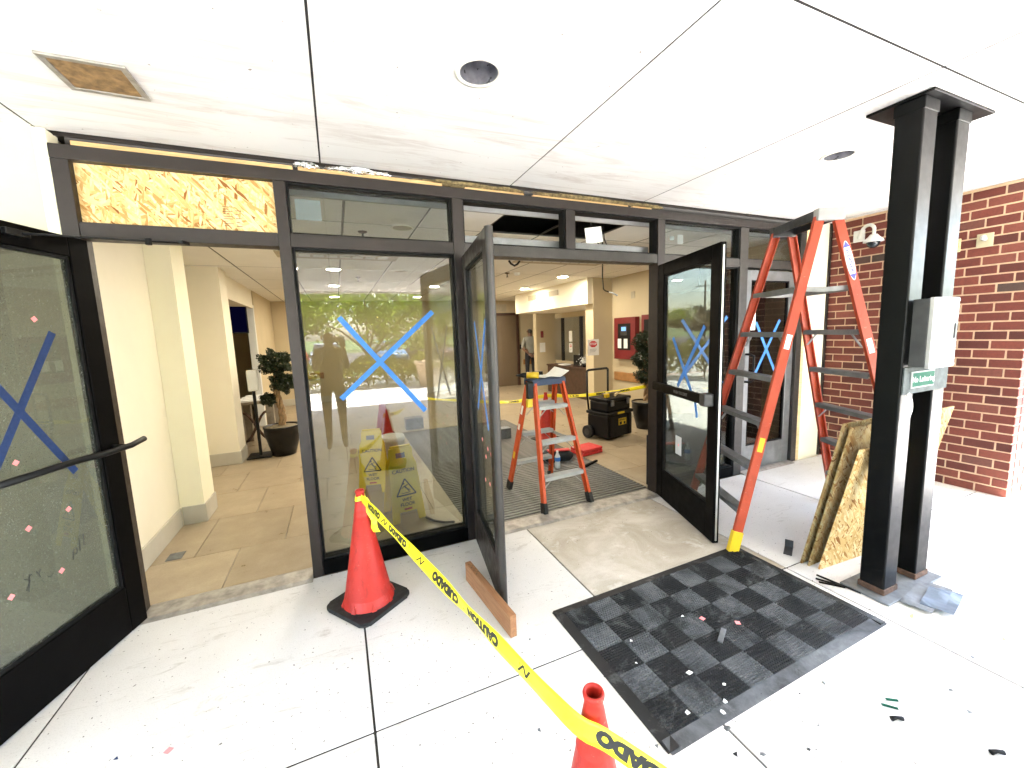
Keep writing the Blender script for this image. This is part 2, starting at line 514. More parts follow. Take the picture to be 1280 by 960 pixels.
def add_channel(bm, p0, p1, w, h, t, out_dir, up=None):
    """C channel: web plus two flanges, open towards -out_dir"""
    p0, p1 = Vector(p0), Vector(p1)
    d = (p1 - p0).normalized()
    o = Vector(out_dir)
    o = (o - d * o.dot(d)).normalized()
    q = d.cross(o).normalized()
    add_beam(bm, p0 + o * (h / 2 - t / 2), p1 + o * (h / 2 - t / 2), w, t, o)
    for s in (-1, 1):
        c = q * s * (w / 2 - t / 2) - o * (t / 2 + 0.0005)
        add_beam(bm, p0 + c, p1 + c, t, h - t, o)


def add_tube(bm, pts, r, seg=10, caps=True):
    pts = [Vector(p) for p in pts]
    rs = r if hasattr(r, '__len__') else [r] * len(pts)
    rings = []
    prev = None
    for i, p in enumerate(pts):
        if i == 0:
            d = pts[1] - pts[0]
        elif i == len(pts) - 1:
            d = pts[-1] - pts[-2]
        else:
            d = (pts[i + 1] - pts[i]).normalized() + (pts[i] - pts[i - 1]).normalized()
        d = d.normalized()
        if prev is None:
            s, t = frame_of(d)
        else:
            s = (prev - d * prev.dot(d)).normalized()
            t = s.cross(d)
        prev = s
        rings.append([bm.verts.new(p + (s * math.cos(a) + t * math.sin(a)) * rs[i]) for a in [2 * PI * k / seg for k in range(seg)]])
    for a, b in zip(rings, rings[1:]):
        for k in range(seg):
            f = bm.faces.new((a[k], a[(k + 1) % seg], b[(k + 1) % seg], b[k]))
            f.smooth = True
    if caps:
        bm.faces.new(rings[0][::-1])
        bm.faces.new(rings[-1])


def add_lathe(bm, prof, seg=24, c=(0, 0, 0), smooth=True, closed=False):
    c = Vector(c)
    rings = []
    for r, z in prof:
        if r < 1e-5:
            rings.append([bm.verts.new(c + V(0, 0, z))])
        else:
            rings.append([bm.verts.new(c + V(r * math.cos(2 * PI * k / seg), r * math.sin(2 * PI * k / seg), z)) for k in range(seg)])
    for a, b in zip(rings, rings[1:]):
        for k in range(seg):
            k2 = (k + 1) % seg
            if len(a) == 1 and len(b) == 1:
                continue
            if len(a) == 1:
                f = bm.faces.new((a[0], b[k], b[k2]))
            elif len(b) == 1:
                f = bm.faces.new((a[k], b[0], a[k2]))
            else:
                f = bm.faces.new((a[k], a[k2], b[k2], b[k]))
            f.smooth = smooth


def add_prism(bm, poly, axis, a0, a1):
    """extrude a 2D polygon; axis 'x','y' or 'z' is the extrusion direction"""
    def P(u, v, w):
        return {'x': (w, u, v), 'y': (u, w, v), 'z': (u, v, w)}[axis]
    A = [bm.verts.new(P(u, v, a0)) for u, v in poly]
    B = [bm.verts.new(P(u, v, a1)) for u, v in poly]
    n = len(poly)
    bm.faces.new(A[::-1])
    bm.faces.new(B)
    for i in range(n):
        bm.faces.new((A[i], A[(i + 1) % n], B[(i + 1) % n], B[i]))


def obj(name, bm, material, parent=None, M=None, smooth=False):
    if isinstance(bm, bmesh.types.BMesh):
        bmesh.ops.recalc_face_normals(bm, faces=bm.faces)
        me = bpy.data.meshes.new(name)
        bm.to_mesh(me)
        bm.free()
    else:
        me = bm
    if material is not None and not me.materials:
        me.materials.append(MATS[material])
    if smooth:
        for p in me.polygons:
            p.use_smooth = True
    o = bpy.data.objects.new(name, me)
    COL.objects.link(o)
    if parent is not None:
        o.parent = parent
    if M is not None:
        o.matrix_local = M
    return o


def BM():
    return bmesh.new()


def boxo(name, x0, x1, y0, y1, z0, z1, material, parent=None, bev=0.0):
    bm = BM()
    add_box(bm, x0, x1, y0, y1, z0, z1, bev)
    return obj(name, bm, material, parent)


def thing(name, label, cat, loc=(0, 0, 0), rotz=0.0, group=None):
    o = bpy.data.objects.new(name, None)
    COL.objects.link(o)
    o.location = loc
    o.rotation_euler = (0, 0, rotz)
    o.empty_display_size = 0.1
    return tag(o, label, cat, group)


def tag(o, label, cat, group=None):
    o['label'] = label
    o['category'] = cat
    if group:
        o['group'] = group
    return o


def struct(o):
    o['kind'] = 'structure'
    return o


def stuff(o):
    o['kind'] = 'stuff'
    return o


def text_mesh(s, size, extrude=0.0, spacing=1.0, bold=0.0):
    cu = bpy.data.curves.new('lettering', 'FONT')
    cu.body = s
    cu.size = size
    cu.align_x = 'CENTER'
    cu.align_y = 'CENTER'
    cu.extrude = extrude
    cu.space_character = spacing
    cu.offset = bold
    cu.resolution_u = 3
    o = bpy.data.objects.new('lettering', cu)
    COL.objects.link(o)
    dg = bpy.context.evaluated_depsgraph_get()
    me = bpy.data.meshes.new_from_object(o.evaluated_get(dg))
    bpy.data.objects.remove(o)
    bpy.data.curves.remove(cu)
    me.materials.clear()
    return me


def face_matrix(origin, right, up):
    """matrix that lays local XY on the plane (right, up)"""
    r = Vector(right).normalized()
    u = Vector(up).normalized()
    n = r.cross(u)
    M = Matrix((r, u, n)).transposed().to_4x4()
    M.translation = Vector(origin)
    return M


def lettering(name, s, size, origin, right, up, material, parent=None, bold=0.0, spacing=1.0):
    me = text_mesh(s, size, 0.0004, spacing, bold)
    return obj(name, me, material, parent, face_matrix(origin, right, up))


def leaf_cloud(bm, pts, size, rnd):
    for p in pts:
        n = V(rnd.gauss(0, 1), rnd.gauss(0, 1), rnd.gauss(0, 1) + 0.5).normalized()
        s, t = frame_of(n)
        a = rnd.random() * 6.28
        u = (s * math.cos(a) + t * math.sin(a)) * size * rnd.uniform(0.6, 1.3)
        w = n.cross(u) * 0.5
        p = Vector(p)
        vs = [bm.verts.new(q) for q in (p - u, p + w * 0.9 + n * size * 0.12, p + u, p - w * 0.9 + n * size * 0.12)]
        bm.faces.new(vs)


# ================================================================== SETTING
FY0, FY1 = 2.885, 3.0            # storefront frame front and back
CEIL = 2.55
SOF = 2.70
XJ = [0.015 + 1.287 * k for k in range(-6, 6)]
YJ = [2.885, 1.58, 0.29, -1.0, -2.29, -3.58, -4.6]


def build_ground():
    bm = BM()
    add_box(bm, -700, 700, -700, 700, -0.6, -0.14)
    struct(obj('ground', bm, 'grass'))
    bm = BM()
    add_box(bm, -60, 60, -13.0, -4.62, -0.30, -0.05)
    struct(obj('driveway', bm, 'drive_concrete'))
    bm = BM()
    add_box(bm, 6.47, 60, -4.61, 12, -0.30, -0.02)
    struct(obj('side_walk', bm, 'drive_concrete'))
    bm = BM()
    add_box(bm, -60, 60, -4.95, -4.62, -0.30, -0.02, 0.01)
    struct(obj('kerb', bm, 'paver_pink'))
    bm = BM()
    add_box(bm, -80, 80, -48, -19, -0.34, -0.10)
    struct(obj('parking_lot', bm, 'asphalt'))
    pav = boxo('pavement', XJ[0] - 1.2, XJ[-1] + 1.287, -4.61, 2.884, -0.20, -0.006, 'joint_dirt')
    struct(pav)
    for k in range(-7, 6):
        xa = 0.015 + 1.287 * k
        for ya, yb in zip(YJ[1:], YJ):
            m = 'concrete_stained' if (k == 1 and yb > 2.5) else 'concrete'
            g = 0.0048
            bm = BM()
            dz = random.uniform(-0.0015, 0.0015)
            add_box(bm, xa + g, xa + 1.287 - g, ya + g, yb - g, -0.068, dz, 0.004)
            obj('slab', bm, m, pav)


def canopy_panel(bm, x0, x1, y0, y1, z0, z1, holes):
    hs = [h for h in holes if x0 < h[0] < x1 and y0 < h[1] < y1]
    if not hs:
        add_box(bm, x0, x1, y0, y1, z0, z1, 0.003)
        return
    loops = [[(x0, y0), (x1, y0), (x1, y1), (x0, y1)]]
    for cx, cy, r in hs:
        loops.append([(cx + r * math.cos(2 * PI * k / 40), cy + r * math.sin(2 * PI * k / 40)) for k in range(40)])
    edges = []
    sides = []
    for lp in loops:
        vs = [bm.verts.new((x, y, z0)) for x, y in lp]
        edges += [bm.edges.new((vs[i], vs[(i + 1) % len(vs)])) for i in range(len(vs))]
    bmesh.ops.triangle_fill(bm, use_beauty=True, use_dissolve=False, edges=edges)
    r = bmesh.ops.extrude_face_region(bm, geom=list(bm.faces))
    for g in r['geom']:
        if isinstance(g, bmesh.types.BMVert):
            g.co.z = z1


CAN_HOLES = [(0.655, 1.765, 0.088), (3.21, 1.76, 0.088), (-1.95, 1.76, 0.088), (0.655, -0.9, 0.088), (3.21, -0.9, 0.088)]


def build_canopy():
    bm = BM()
    add_box(bm, -7.75, 6.2, -4.6, 2.955, 2.86, 3.35)
    add_box(bm, -7.75, 6.2, -4.62, -4.56, 2.66, 2.86)       # front fascia
    add_box(bm, 6.14, 6.2, -4.56, 2.955, 2.66, 2.86)
    add_box(bm, -7.75, -7.69, -4.56, 2.955, 2.66, 2.86)
    can = struct(obj('canopy', bm, 'stucco'))
    xs = [-7.68, -6.5, -5.2, -3.9, -2.6, -1.3, 0.0, 1.31, 2.595, 3.9, 5.2, 6.13]
    ys = [-4.55, -2.8, -0.9, 1.02, 2.95]
    boxo('backing', -7.68, 6.13, -4.55, 2.95, 2.835, 2.858, 'plenum_dark', can)
    for x in xs[1:-1]:
        boxo('joint_strip', x - 0.0049, x + 0.0049, -4.54, 2.94, SOF + 0.003, SOF + 0.0285, 'plenum_dark', can)
    for y in ys[1:-1]:
        for xa, xb in zip(xs, xs[1:]):
            boxo('joint_strip', xa + 0.0052, xb - 0.0052, y - 0.0049, y + 0.0049, SOF + 0.003, SOF + 0.0285, 'plenum_dark', can)
    for xa, xb in zip(xs, xs[1:]):
        for ya, yb in zip(ys, ys[1:]):
            bm = BM()
            g = 0.005
            canopy_panel(bm, xa + g, xb - g, ya + g, yb - g, SOF + random.uniform(0, 0.0015), SOF + 0.03, CAN_HOLES)
            obj('soffit_panel', bm, 'stucco', can)


def soffit_can(x, y, label):
    t = thing('recessed_can_light', label, 'ceiling light', (x, y, SOF), 0, 'unlit can lights in the canopy soffit')
    bm = BM()
    add_lathe(bm, [(0.082, -0.001), (0.086, -0.005), (0.102, -0.004), (0.104, 0.0015)], 40)
    obj('trim_ring', bm, 'ring_white', t)
    bm = BM()
    add_lathe(bm, [(0.083, -0.001), (0.083, 0.05), (0.074, 0.085), (0.064, 0.105)], 40)
    obj('reflector', bm, 'can_dark', t)
    bm = BM()
    add_lathe(bm, [(0.0, 0.106), (0.066, 0.108)], 40)
    obj('lens', bm, 'can_lens', t)


def build_hatch():
    t = thing('soffit_hatch', 'square soffit opening closed with a weathered brown board in a metal frame', 'hatch', (-0.815, 2.33, SOF))
    a, b = 0.135, 0.125
    for x0, x1, y0, y1 in ((-a, a, -b, -b + 0.022), (-a, a, b - 0.022, b), (-a, -a + 0.022, -b + 0.0225, b - 0.0225), (a - 0.022, a, -b + 0.0225, b - 0.0225)):
        bm = BM()
        add_box(bm, x0, x1, y0, y1, -0.009, 0.001, 0.002)
        obj('frame', bm, 'threshold_metal', t)
    bm = BM()
    add_box(bm, -a + 0.023, a - 0.023, -b + 0.023, b - 0.023, -0.005, 0.001)
    obj('board', bm, 'hatch_board', t)


# mullion positions (x0, x1)
JL, MA, MB_, M1, M2, M3, JR = (-1.245, -1.175), (-0.27, -0.205), (0.825, 0.905), (1.755, 1.84), (2.70, 2.785), (3.76, 3.875), (4.70, 4.79)
HZ0, HZ1 = 2.55, 2.62
TZ0, TZ1 = 2.165, 2.245


def build_storefront():
    t = thing('storefront_frame', 'dark bronze metal storefront framing with transom lights over the entrance doors', 'storefront', (1.77, 2.94, 0))
    O = Vector((1.77, 2.94, 0))

    def part(name, x0, x1, y0, y1, z0, z1, m='bronze', bev=0.003):
        bm = BM()
        add_box(bm, x0 - O.x, x1 - O.x, y0 - O.y, y1 - O.y, z0, z1, bev)
        return obj(name, bm, m, t)
    part('head', JL[0], JR[1], FY0 - 0.002, FY1 + 0.002, HZ0, HZ1)
    full = (JL, MA, MB_, M2, M3, JR)
    for i, (a, b) in enumerate(full):
        part('mullion', a, b, FY0, FY1, 0.0, HZ0 - 0.001, 'bronze' if i < 4 else 'bronze_light')
    part('mullion', M1[0], M1[1], FY0, FY1, TZ1 + 0.001, HZ0 - 0.001)
    bars = ((JL, MA, 'bronze'), (MA, MB_, 'bronze'), (MB_, M2, 'bronze_light'), (M2, M3, 'bronze_light'), (M3, JR, 'bronze_light'))
    for p, q, m in bars:
        part('transom_bar', p[1] + 0.001, q[0] - 0.001, FY0 + 0.003, FY1 - 0.003, TZ0, TZ1, m)
    # boxed door operator housing behind the transom bar of the double doors
    part('operator_housing', MB_[1] + 0.002, M2[0] - 0.002, FY1 + 0.004, FY1 + 0.13, TZ0 + 0.02, TZ1 + 0.085, 'grey_alu')
    for p, q in ((MA, MB_), (M2, M3)):
        part('sill_rail', p[1] + 0.001, q[0] - 0.001, FY0 + 0.004, FY1 - 0.004, 0.0, 0.10, 'black_frame')
        z0, z1 = 0.1005, TZ0 - 0.0005
        for nm, x0, x1, za, zb in (('glazing_bead', p[1] + 0.001, p[1] + 0.016, z0, z1), ('glazing_bead', q[0] - 0.016, q[0] - 0.001, z0, z1),
                                   ('glazing_bead', p[1] + 0.017, q[0] - 0.017, z0, z0 + 0.014), ('glazing_bead', p[1] + 0.017, q[0] - 0.017, z1 - 0.014, z1)):
            part(nm, x0, x1, FY0 + 0.018, FY1 - 0.02, za, zb, 'gasket', 0)
        part('pane', p[1] + 0.017, q[0] - 0.017, 2.935, 2.943, z0 + 0.0145, z1 - 0.0145, 'pane_clear', 0)
    # transom lights
    cells = ((MA, MB_), (MB_, M1), (M1, M2), (M2, M3), (M3, JR))
    for i, (p, q) in enumerate(cells):
        za, zb = TZ1 + 0.001, HZ0 - 0.001
        for x0, x1, c, d in ((p[1] + 0.001, p[1] + 0.012, za, zb), (q[0] - 0.012, q[0] - 0.001, za, zb),
                             (p[1] + 0.013, q[0] - 0.013, za, za + 0.010), (p[1] + 0.013, q[0] - 0.013, zb - 0.010, zb)):
            part('glazing_bead', x0, x1, FY0 + 0.018, FY1 - 0.02, c, d, 'gasket', 0)
        if i not in (1, 2):
            part('pane', p[1] + 0.013, q[0] - 0.013, 2.935, 2.943, za + 0.0105, zb - 0.0105, 'pane_transom', 0)
    # plywood-like infill where the left transom glass is gone
    bm = BM()
    add_box(bm, JL[1] + 0.002 - O.x, MA[0] - 0.002 - O.x, 2.925 - O.y, 2.938 - O.y, TZ1 + 0.002, HZ0 - 0.002)
    o = obj('infill_board', bm, 'osb', t)
    o['label'] = 'strand board filling the transom opening'
    # faint grade stamp on the board
    bm = BM()
    x0, z0 = -0.545 - O.x, 2.275
    for r in range(9):
        w = (0.030, 0.05, 0.022, 0.047, 0.05, 0.035, 0.05, 0.03, 0.05)[r]
        add_box(bm, x0, x0 + w, 2.9236 - O.y, 2.9246 - O.y, z0 + r * 0.0135, z0 + r * 0.0135 + 0.003)
    for q in range(5):
        add_box(bm, x0 + 0.062, x0 + 0.092 - (q % 2) * 0.012, 2.9236 - O.y, 2.9246 - O.y, z0 + q * 0.022, z0 + q * 0.022 + 0.004)
    obj('grade_stamp', bm, 'desk_wood', t)
    # metal thresholds
    for x0, x1, nm in ((JL[1] + 0.001, MA[0] - 0.001, 'threshold'), (MB_[1] + 0.001, M2[0] - 0.001, 'threshold'), (M3[1] + 0.001, JR[0] - 0.001, 'threshold')):
        bm = BM()
        add_prism(bm, [(2.83 - O.y, 0.0015), (2.86 - O.y, 0.014), (3.0 - O.y, 0.014), (3.03 - O.y, 0.003)], 'x', x0 - O.x, x1 - O.x)
        obj(nm, bm, 'threshold_metal', t)
    # blue painter's tape on the fixed panes
    def strip(p, q, w, m='blue_tape'):
        bm = BM()
        add_beam(bm, V(p[0] - O.x, p[2] - O.y, p[1]), V(q[0] - O.x, q[2] - O.y, q[1]), 0.0006, w, (-(q[1] - p[1]), 0, q[0] - p[0]))
        obj('tape_strip', bm, m, t)
    strip((0.03, 1.735, 2.9346), (0.56, 1.05, 2.9346), 0.034)
    strip((0.655, 1.765, 2.9339), (0.0, 1.19, 2.9339), 0.034)
    strip((3.05, 1.66, 2.9346), (3.62, 1.0, 2.9346), 0.034)
    strip((3.66, 1.68, 2.9339), (3.02, 1.06, 2.9339), 0.034)
    # plastic notes left on the transom glass
    for x0, x1, z0, z1, m, y in ((-0.165, -0.02, 2.345, 2.47, 'clear_plastic', 2.9475), (2.99, 3.06, 2.36, 2.445, 'paper', 2.9475), (2.90, 2.95, 2.39, 2.43, 'clear_plastic', 2.9475)):
        bm = BM()
        add_box(bm, x0 - O.x, x1 - O.x, y - O.y - 0.001, y - O.y + 0.001, z0, z1)
        obj('paper_note', bm, m, t)
    bm = BM()
    M = Matrix.Translation((2.105 - O.x, 3.01 - O.y, 2.40)) @ Matrix.Rotation(R(-9), 4, 'Y')
    add_box(bm, -0.085, 0.085, -0.001, 0.001, -0.065, 0.065, 0, M)
    obj('paper_note', bm, 'paper', t)
    return t


def make_door(name, label, hinge, free, frame_m, glass_m, side, kind):
    """leaf lies along the vector hinge->free; local x runs from hinge to free edge, local y is the thickness"""
    h = Vector((hinge[0], hinge[1], 0.012))
    f = Vector((free[0], free[1], 0.012))
    d = f - h
    L = d.length
    t = thing(name, label, 'door', h, math.atan2(d.y, d.x))
    T = 0.022
    H = 2.135

    def part(nm, x0, x1, y0, y1, z0, z1, m, bev=0.004):
        bm = BM()
        add_box(bm, x0, x1, y0, y1, z0, z1, bev)
        return obj(nm, bm, m, t)
    st = 0.105
    part('hinge_stile', 0, st, -T, T, 0, H, frame_m)
    if kind == 'bullnose':
        bm = BM()
        add_box(bm, L - st, L - 0.03, -T, T, 0, H, 0.003)
        obj('lock_stile', bm, frame_m, t)
        bm = BM()
        ring = [(L - 0.0295, -0.023), (L - 0.0295, 0.023)] + [(L - 0.028 + 0.028 * math.cos(a), 0.0235 * math.sin(a)) for a in [R(80 - 20 * k) for k in range(9)]]
        add_prism(bm, ring, 'z', 0, H + 0.002)
        obj('edge_nose', bm, 'bronze_light', t, smooth=False)
    else:
        part('lock_stile', L - st, L, -T, T, 0, H, frame_m)
        bm = BM()
        add_box(bm, L + 0.0003, L + 0.004, -0.006, 0.006, 0.02, H - 0.02)
        obj('edge_seal', bm, 'alu', t)
    part('top_rail', st + 0.001, L - st - 0.001, -T + 0.001, T - 0.001, H - 0.10, H, frame_m)
    part('bottom_rail', st + 0.001, L - st - 0.001, -T + 0.001, T - 0.001, 0, 0.265, frame_m)
    z0, z1 = 0.266, H - 0.101
    x0, x1 = st + 0.0015, L - st - 0.0015
    for a, b, c, e in ((x0, x0 + 0.016, z0, z1), (x1 - 0.016, x1, z0, z1), (x0 + 0.0165, x1 - 0.0165, z0, z0 + 0.016), (x0 + 0.0165, x1 - 0.0165, z1 - 0.016, z1)):
        part('glazing_bead', a, b, -0.014, 0.014, c, e, 'gasket', 0.002)
    pane = part('pane', x0 + 0.0165, x1 - 0.0165, -0.004, 0.004, z0 + 0.0165, z1 - 0.0165, glass_m, 0)

    def strip(p, q, m='blue_tape', w=0.034, lift=0.0):
        yy = side * (0.0046 + lift)
        bm = BM()
        add_beam(bm, V(p[0], yy, p[1]), V(q[0], yy, q[1]), 0.0006, w, (-(q[1] - p[1]), 0, q[0] - p[0]))
        obj('tape_strip', bm, m, t)

    def sticker(u, z, s=0.021, a=0.0):
        bm = BM()
        M = Matrix.Translation((u, side * 0.0048, z)) @ Matrix.Rotation(R(45 + a), 4, 'Y')
        add_box(bm, -s / 2, s / 2, -0.0004, 0.0004, -s / 2, s / 2, 0, M)
        obj('sticker', bm, 'pink_sticker', t)
    return t, L, H, part, strip, sticker


def polyline(bm, pts, w, y):
    for a, b in zip(pts, pts[1:]):
        a3, b3 = V(a[0], y, a[1]), V(b[0], y, b[1])
        add_beam(bm, a3, b3, 0.0006, w, (-(b[1] - a[1]), 0, b[0] - a[0]))


def build_doors():
    # left leaf, seen from its inner side
    t, L, H, part, strip, sticker = make_door('glass_door', 'open black door leaf with dusty glass, round push rail and dark blue tape cross', (-1.165, 2.875), (-1.45, 1.99), 'black_frame', 'pane_dusty', 1, 'plain')
    # visible face: local +y or -y? camera stands to the right of the leaf
    strip((0.24, 1.66), (0.72, 0.83), 'blue_tape_dark')
    strip((0.80, 1.95), (0.245, 0.975), 'blue_tape_dark', 0.034, 0.0007)
    for u, z in ((0.31, 1.72), (0.49, 1.10), (0.30, 1.035), (0.31, 0.81), (0.49, 0.80), (0.39, 0.54), (0.60, 0.55), (0.66, 1.45), (0.70, 0.95)):
        sticker(u, z, 0.021, random.uniform(-12, 12))
    bm = BM()
    y = 0.0049
    # marker scrawl on the glass
    for pts in ([(0.262, 0.66), (0.268, 0.60)], [(0.285, 0.645), (0.291, 0.585)],
                [(0.325, 0.60), (0.312, 0.612), (0.303, 0.60), (0.310, 0.58), (0.325, 0.585), (0.325, 0.60), (0.330, 0.56)],
                [(0.43, 0.55), (0.44, 0.542), (0.452, 0.55)], [(0.475, 0.60), (0.485, 0.585), (0.495, 0.60)], [(0.485, 0.585), (0.482, 0.565)],
                [(0.52, 0.605), (0.535, 0.53)], [(0.545, 0.595), (0.522, 0.575), (0.545, 0.54)], [(0.53, 0.59), (0.512, 0.60)]):
        polyline(bm, pts, 0.004, y)
    obj('marker_writing', bm, 'ink', t)
    bm = BM()
    pts = [(0.0, 0.105, 1.045), (0.03, 0.105, 1.045), (0.20, 0.105, 1.045), (0.27, 0.082, 1.045), (0.34, 0.075, 1.045), (L - 0.06, 0.075, 1.045)]
    add_tube(bm, [(-0.055, 0.108, 1.06)] + pts[1:], 0.0155, 14)
    add_tube(bm, [(0.045, 0.02, 1.045), (0.045, 0.105, 1.045)], 0.012, 10)
    add_tube(bm, [(L - 0.06, 0.02, 1.045), (L - 0.06, 0.075, 1.045)], 0.012, 10)
    obj('push_bar', bm, 'black_plastic', t)
    # stay arm from leaf to frame
    bm = BM()
    inv = t.matrix_basis.inverted()
    a = V(0.345, 0.035, H - 0.045)
    b = inv @ V(-0.735, 2.872, 2.155)
    add_tube(bm, [a, a.lerp(b, 0.7), b], 0.0055, 8)
    add_box(bm, 0.30, 0.40, 0.0225, 0.045, H - 0.06, H - 0.03, 0.004)
    m_ = a.lerp(b, 0.74)
    add_box(bm, m_.x - 0.010, m_.x + 0.010, m_.y - 0.012, m_.y + 0.012, m_.z - 0.02, m_.z + 0.016, 0.003)
    add_box(bm, b.x - 0.03, b.x + 0.03, b.y - 0.012, b.y + 0.012, b.z - 0.008, b.z + 0.012, 0.003)
    obj('stay_arm', bm, 'black_plastic', t)

    # middle leaf, edge on
    t, L, H, part, strip, sticker = make_door('glass_door', 'open bronze door leaf seen edge on, its rounded grey nose above a wood wedge', (0.895, 2.87), (0.775, 2.03), 'bronze', 'pane_door', -1, 'bullnose')
    strip((0.30, 1.66), (0.62, 1.00))
    strip((0.66, 1.66), (0.30, 1.08), 'blue_tape', 0.034, 0.0007)
    for u, z in ((0.40, 0.89), (0.57, 0.87), (0.66, 0.86), (0.45, 0.63), (0.59, 0.65), (0.50, 0.80)):
        sticker(u, z)

    # right leaf
    t, L, H, part, strip, sticker = make_door('glass_door', 'open black door leaf with a lettered flat push bar next to the tall orange ladder', (2.725, 2.875), (2.425, 1.985), 'black_frame', 'pane_door', -1, 'plain')
    strip((0.26, 1.49), (0.57, 1.07))
    strip((0.74, 1.58), (0.35, 1.085), 'blue_tape', 0.034, 0.0007)
    strip((0.62, 1.03), (0.66, 0.88), 'blue_tape', 0.03)
    part('push_bar', 0.03, L - 0.05, -0.085, -0.058, 1.02, 1.095, 'black_frame', 0.006)
    part('bar_bracket', 0.025, 0.085, -0.0575, -0.0225, 1.03, 1.085, 'black_frame', 0.003)
    part('bar_bracket', L - 0.10, L - 0.03, -0.092, -0.0225, 1.012, 1.103, 'alu_dark', 0.006)
    lettering('bar_lettering', 'PUSH TO EXIT', 0.034, (0.55, -0.0858, 1.058), (1, 0, 0), (0, 0, 1), 'grey_alu', t, 0.0)
    o = part('paper_note', 0.33, 0.43, -0.0056, -0.0046, 0.50, 0.66, 'clear_plastic', 0)
    part('sticker', 0.375, 0.393, -0.0064, -0.0058, 0.575, 0.593, 'pink_sticker', 0)

    # closed grey door at the right end
    t, L, H, part, strip, sticker = make_door('glass_door', 'closed grey aluminium glass door with black pull handle behind the tall ladder', (4.697, 2.94), (3.878, 2.94), 'grey_alu', 'pane_clear', 1, 'plain')
    # local x runs from right to left, local +y points outside
    strip((0.60, 1.60), (0.22, 0.98))
    strip((0.22, 1.62), (0.62, 1.0), 'blue_tape', 0.034, 0.0007)
    bm = BM()
    x = L - 0.055
    add_tube(bm, [(x, 0.023, 1.27), (x, 0.075, 1.27), (x - 0.03, 0.092, 1.25), (x - 0.03, 0.092, 1.0), (x, 0.075, 0.98), (x, 0.023, 0.98)], 0.012, 10)
    obj('pull_handle', bm, 'black_plastic', t)
    part('lock', L - 0.075, L - 0.045, 0.0225, 0.027, 1.40, 1.46, 'black_plastic', 0.002)
    part('paper_note', L - 0.205, L - 0.13, 0.0046, 0.0056, 1.52, 1.70, 'paper', 0)


def build_header_gap():
    """torn-open strip between storefront head and soffit"""
    boxo('header_wall', -6.0, 5.3, 3.06, 3.18, 2.72, 3.35, 'plenum_dark')
    h = bpy.data.objects['header_wall']
    tag(h, 'dark void wall above the storefront head', 'wall')
    t = thing('header_lumber', 'raw yellow lumber strips showing in the gap over the storefront head', 'lumber', (1.7, 3.0, 2.62))
    xs = [(-1.18, -0.16), (-0.13, 0.78), (0.95, 1.42), (1.5, 2.42), (2.47, 2.68)]
    for i, (a, b) in enumerate(xs):
        z1 = 0.044 - 0.010 * (i > 1)
        bm = BM()
        add_box(bm, a - 1.7, b - 1.7, -0.055, 0.03, 0.002, z1, 0.002)
        obj('board', bm, 'lumber', t)
    boxo('void_backing', -1.24, 4.79, 3.045, 3.058, 2.56, 2.86, 'plenum_dark')
    tag(bpy.data.objects['void_backing'], 'black recess behind the lumber over the storefront', 'wall panel')
    # torn insulation and foil
    rnd = random.Random(5)
    for i, (x, ln, m) in enumerate(((0.9, 0.5, 'insulation'), (2.0, 0.9, 'insulation'), (2.62, 0.35, 'insulation'), (1.25, 0.3, 'insulation'))):
        bm = BM()
        bmesh.ops.create_icosphere(bm, subdivisions=3, radius=1.0)
        for v in bm.verts:
            v.co = v.co * (1 + rnd.uniform(-0.25, 0.35))
            v.co = V(v.co.x * ln / 2, v.co.y * 0.028, v.co.z * 0.016)
        o = obj('insulation_scrap', bm, m)
        o.location = (x, 2.965, 2.672)
        tag(o, 'torn brown insulation scrap hanging in the gap above the doors', 'insulation', 'insulation scraps above the storefront')
    for x, ln, lb in ((-0.08, 0.13, 'short crumpled silver foil scrap stuffed over the mullion above the left door'), (0.22, 0.36, 'long crumpled silver foil scrap stuffed in the gap above the taped glass')):
        bm = BM()
        bmesh.ops.create_icosphere(bm, subdivisions=3, radius=1.0)
        for v in bm.verts:
            v.co = v.co * (1 + rnd.uniform(-0.3, 0.3))
            v.co = V(v.co.x * ln / 2, v.co.y * 0.03, v.co.z * 0.018)
        o = obj('foil_scrap', bm, 'foil')
        o.location = (x, 2.95, 2.675)
        tag(o, lb, 'foil', 'foil scraps above the storefront')
    # thin drip edge under the soffit
    bm = BM()
    add_box(bm, -1.30, 4.9, 2.957, 2.968, 2.685, 2.72)
    o = obj('soffit_edge_strip', bm, 'bronze')
    tag(o, 'thin dark metal strip along the soffit edge above the storefront', 'trim')


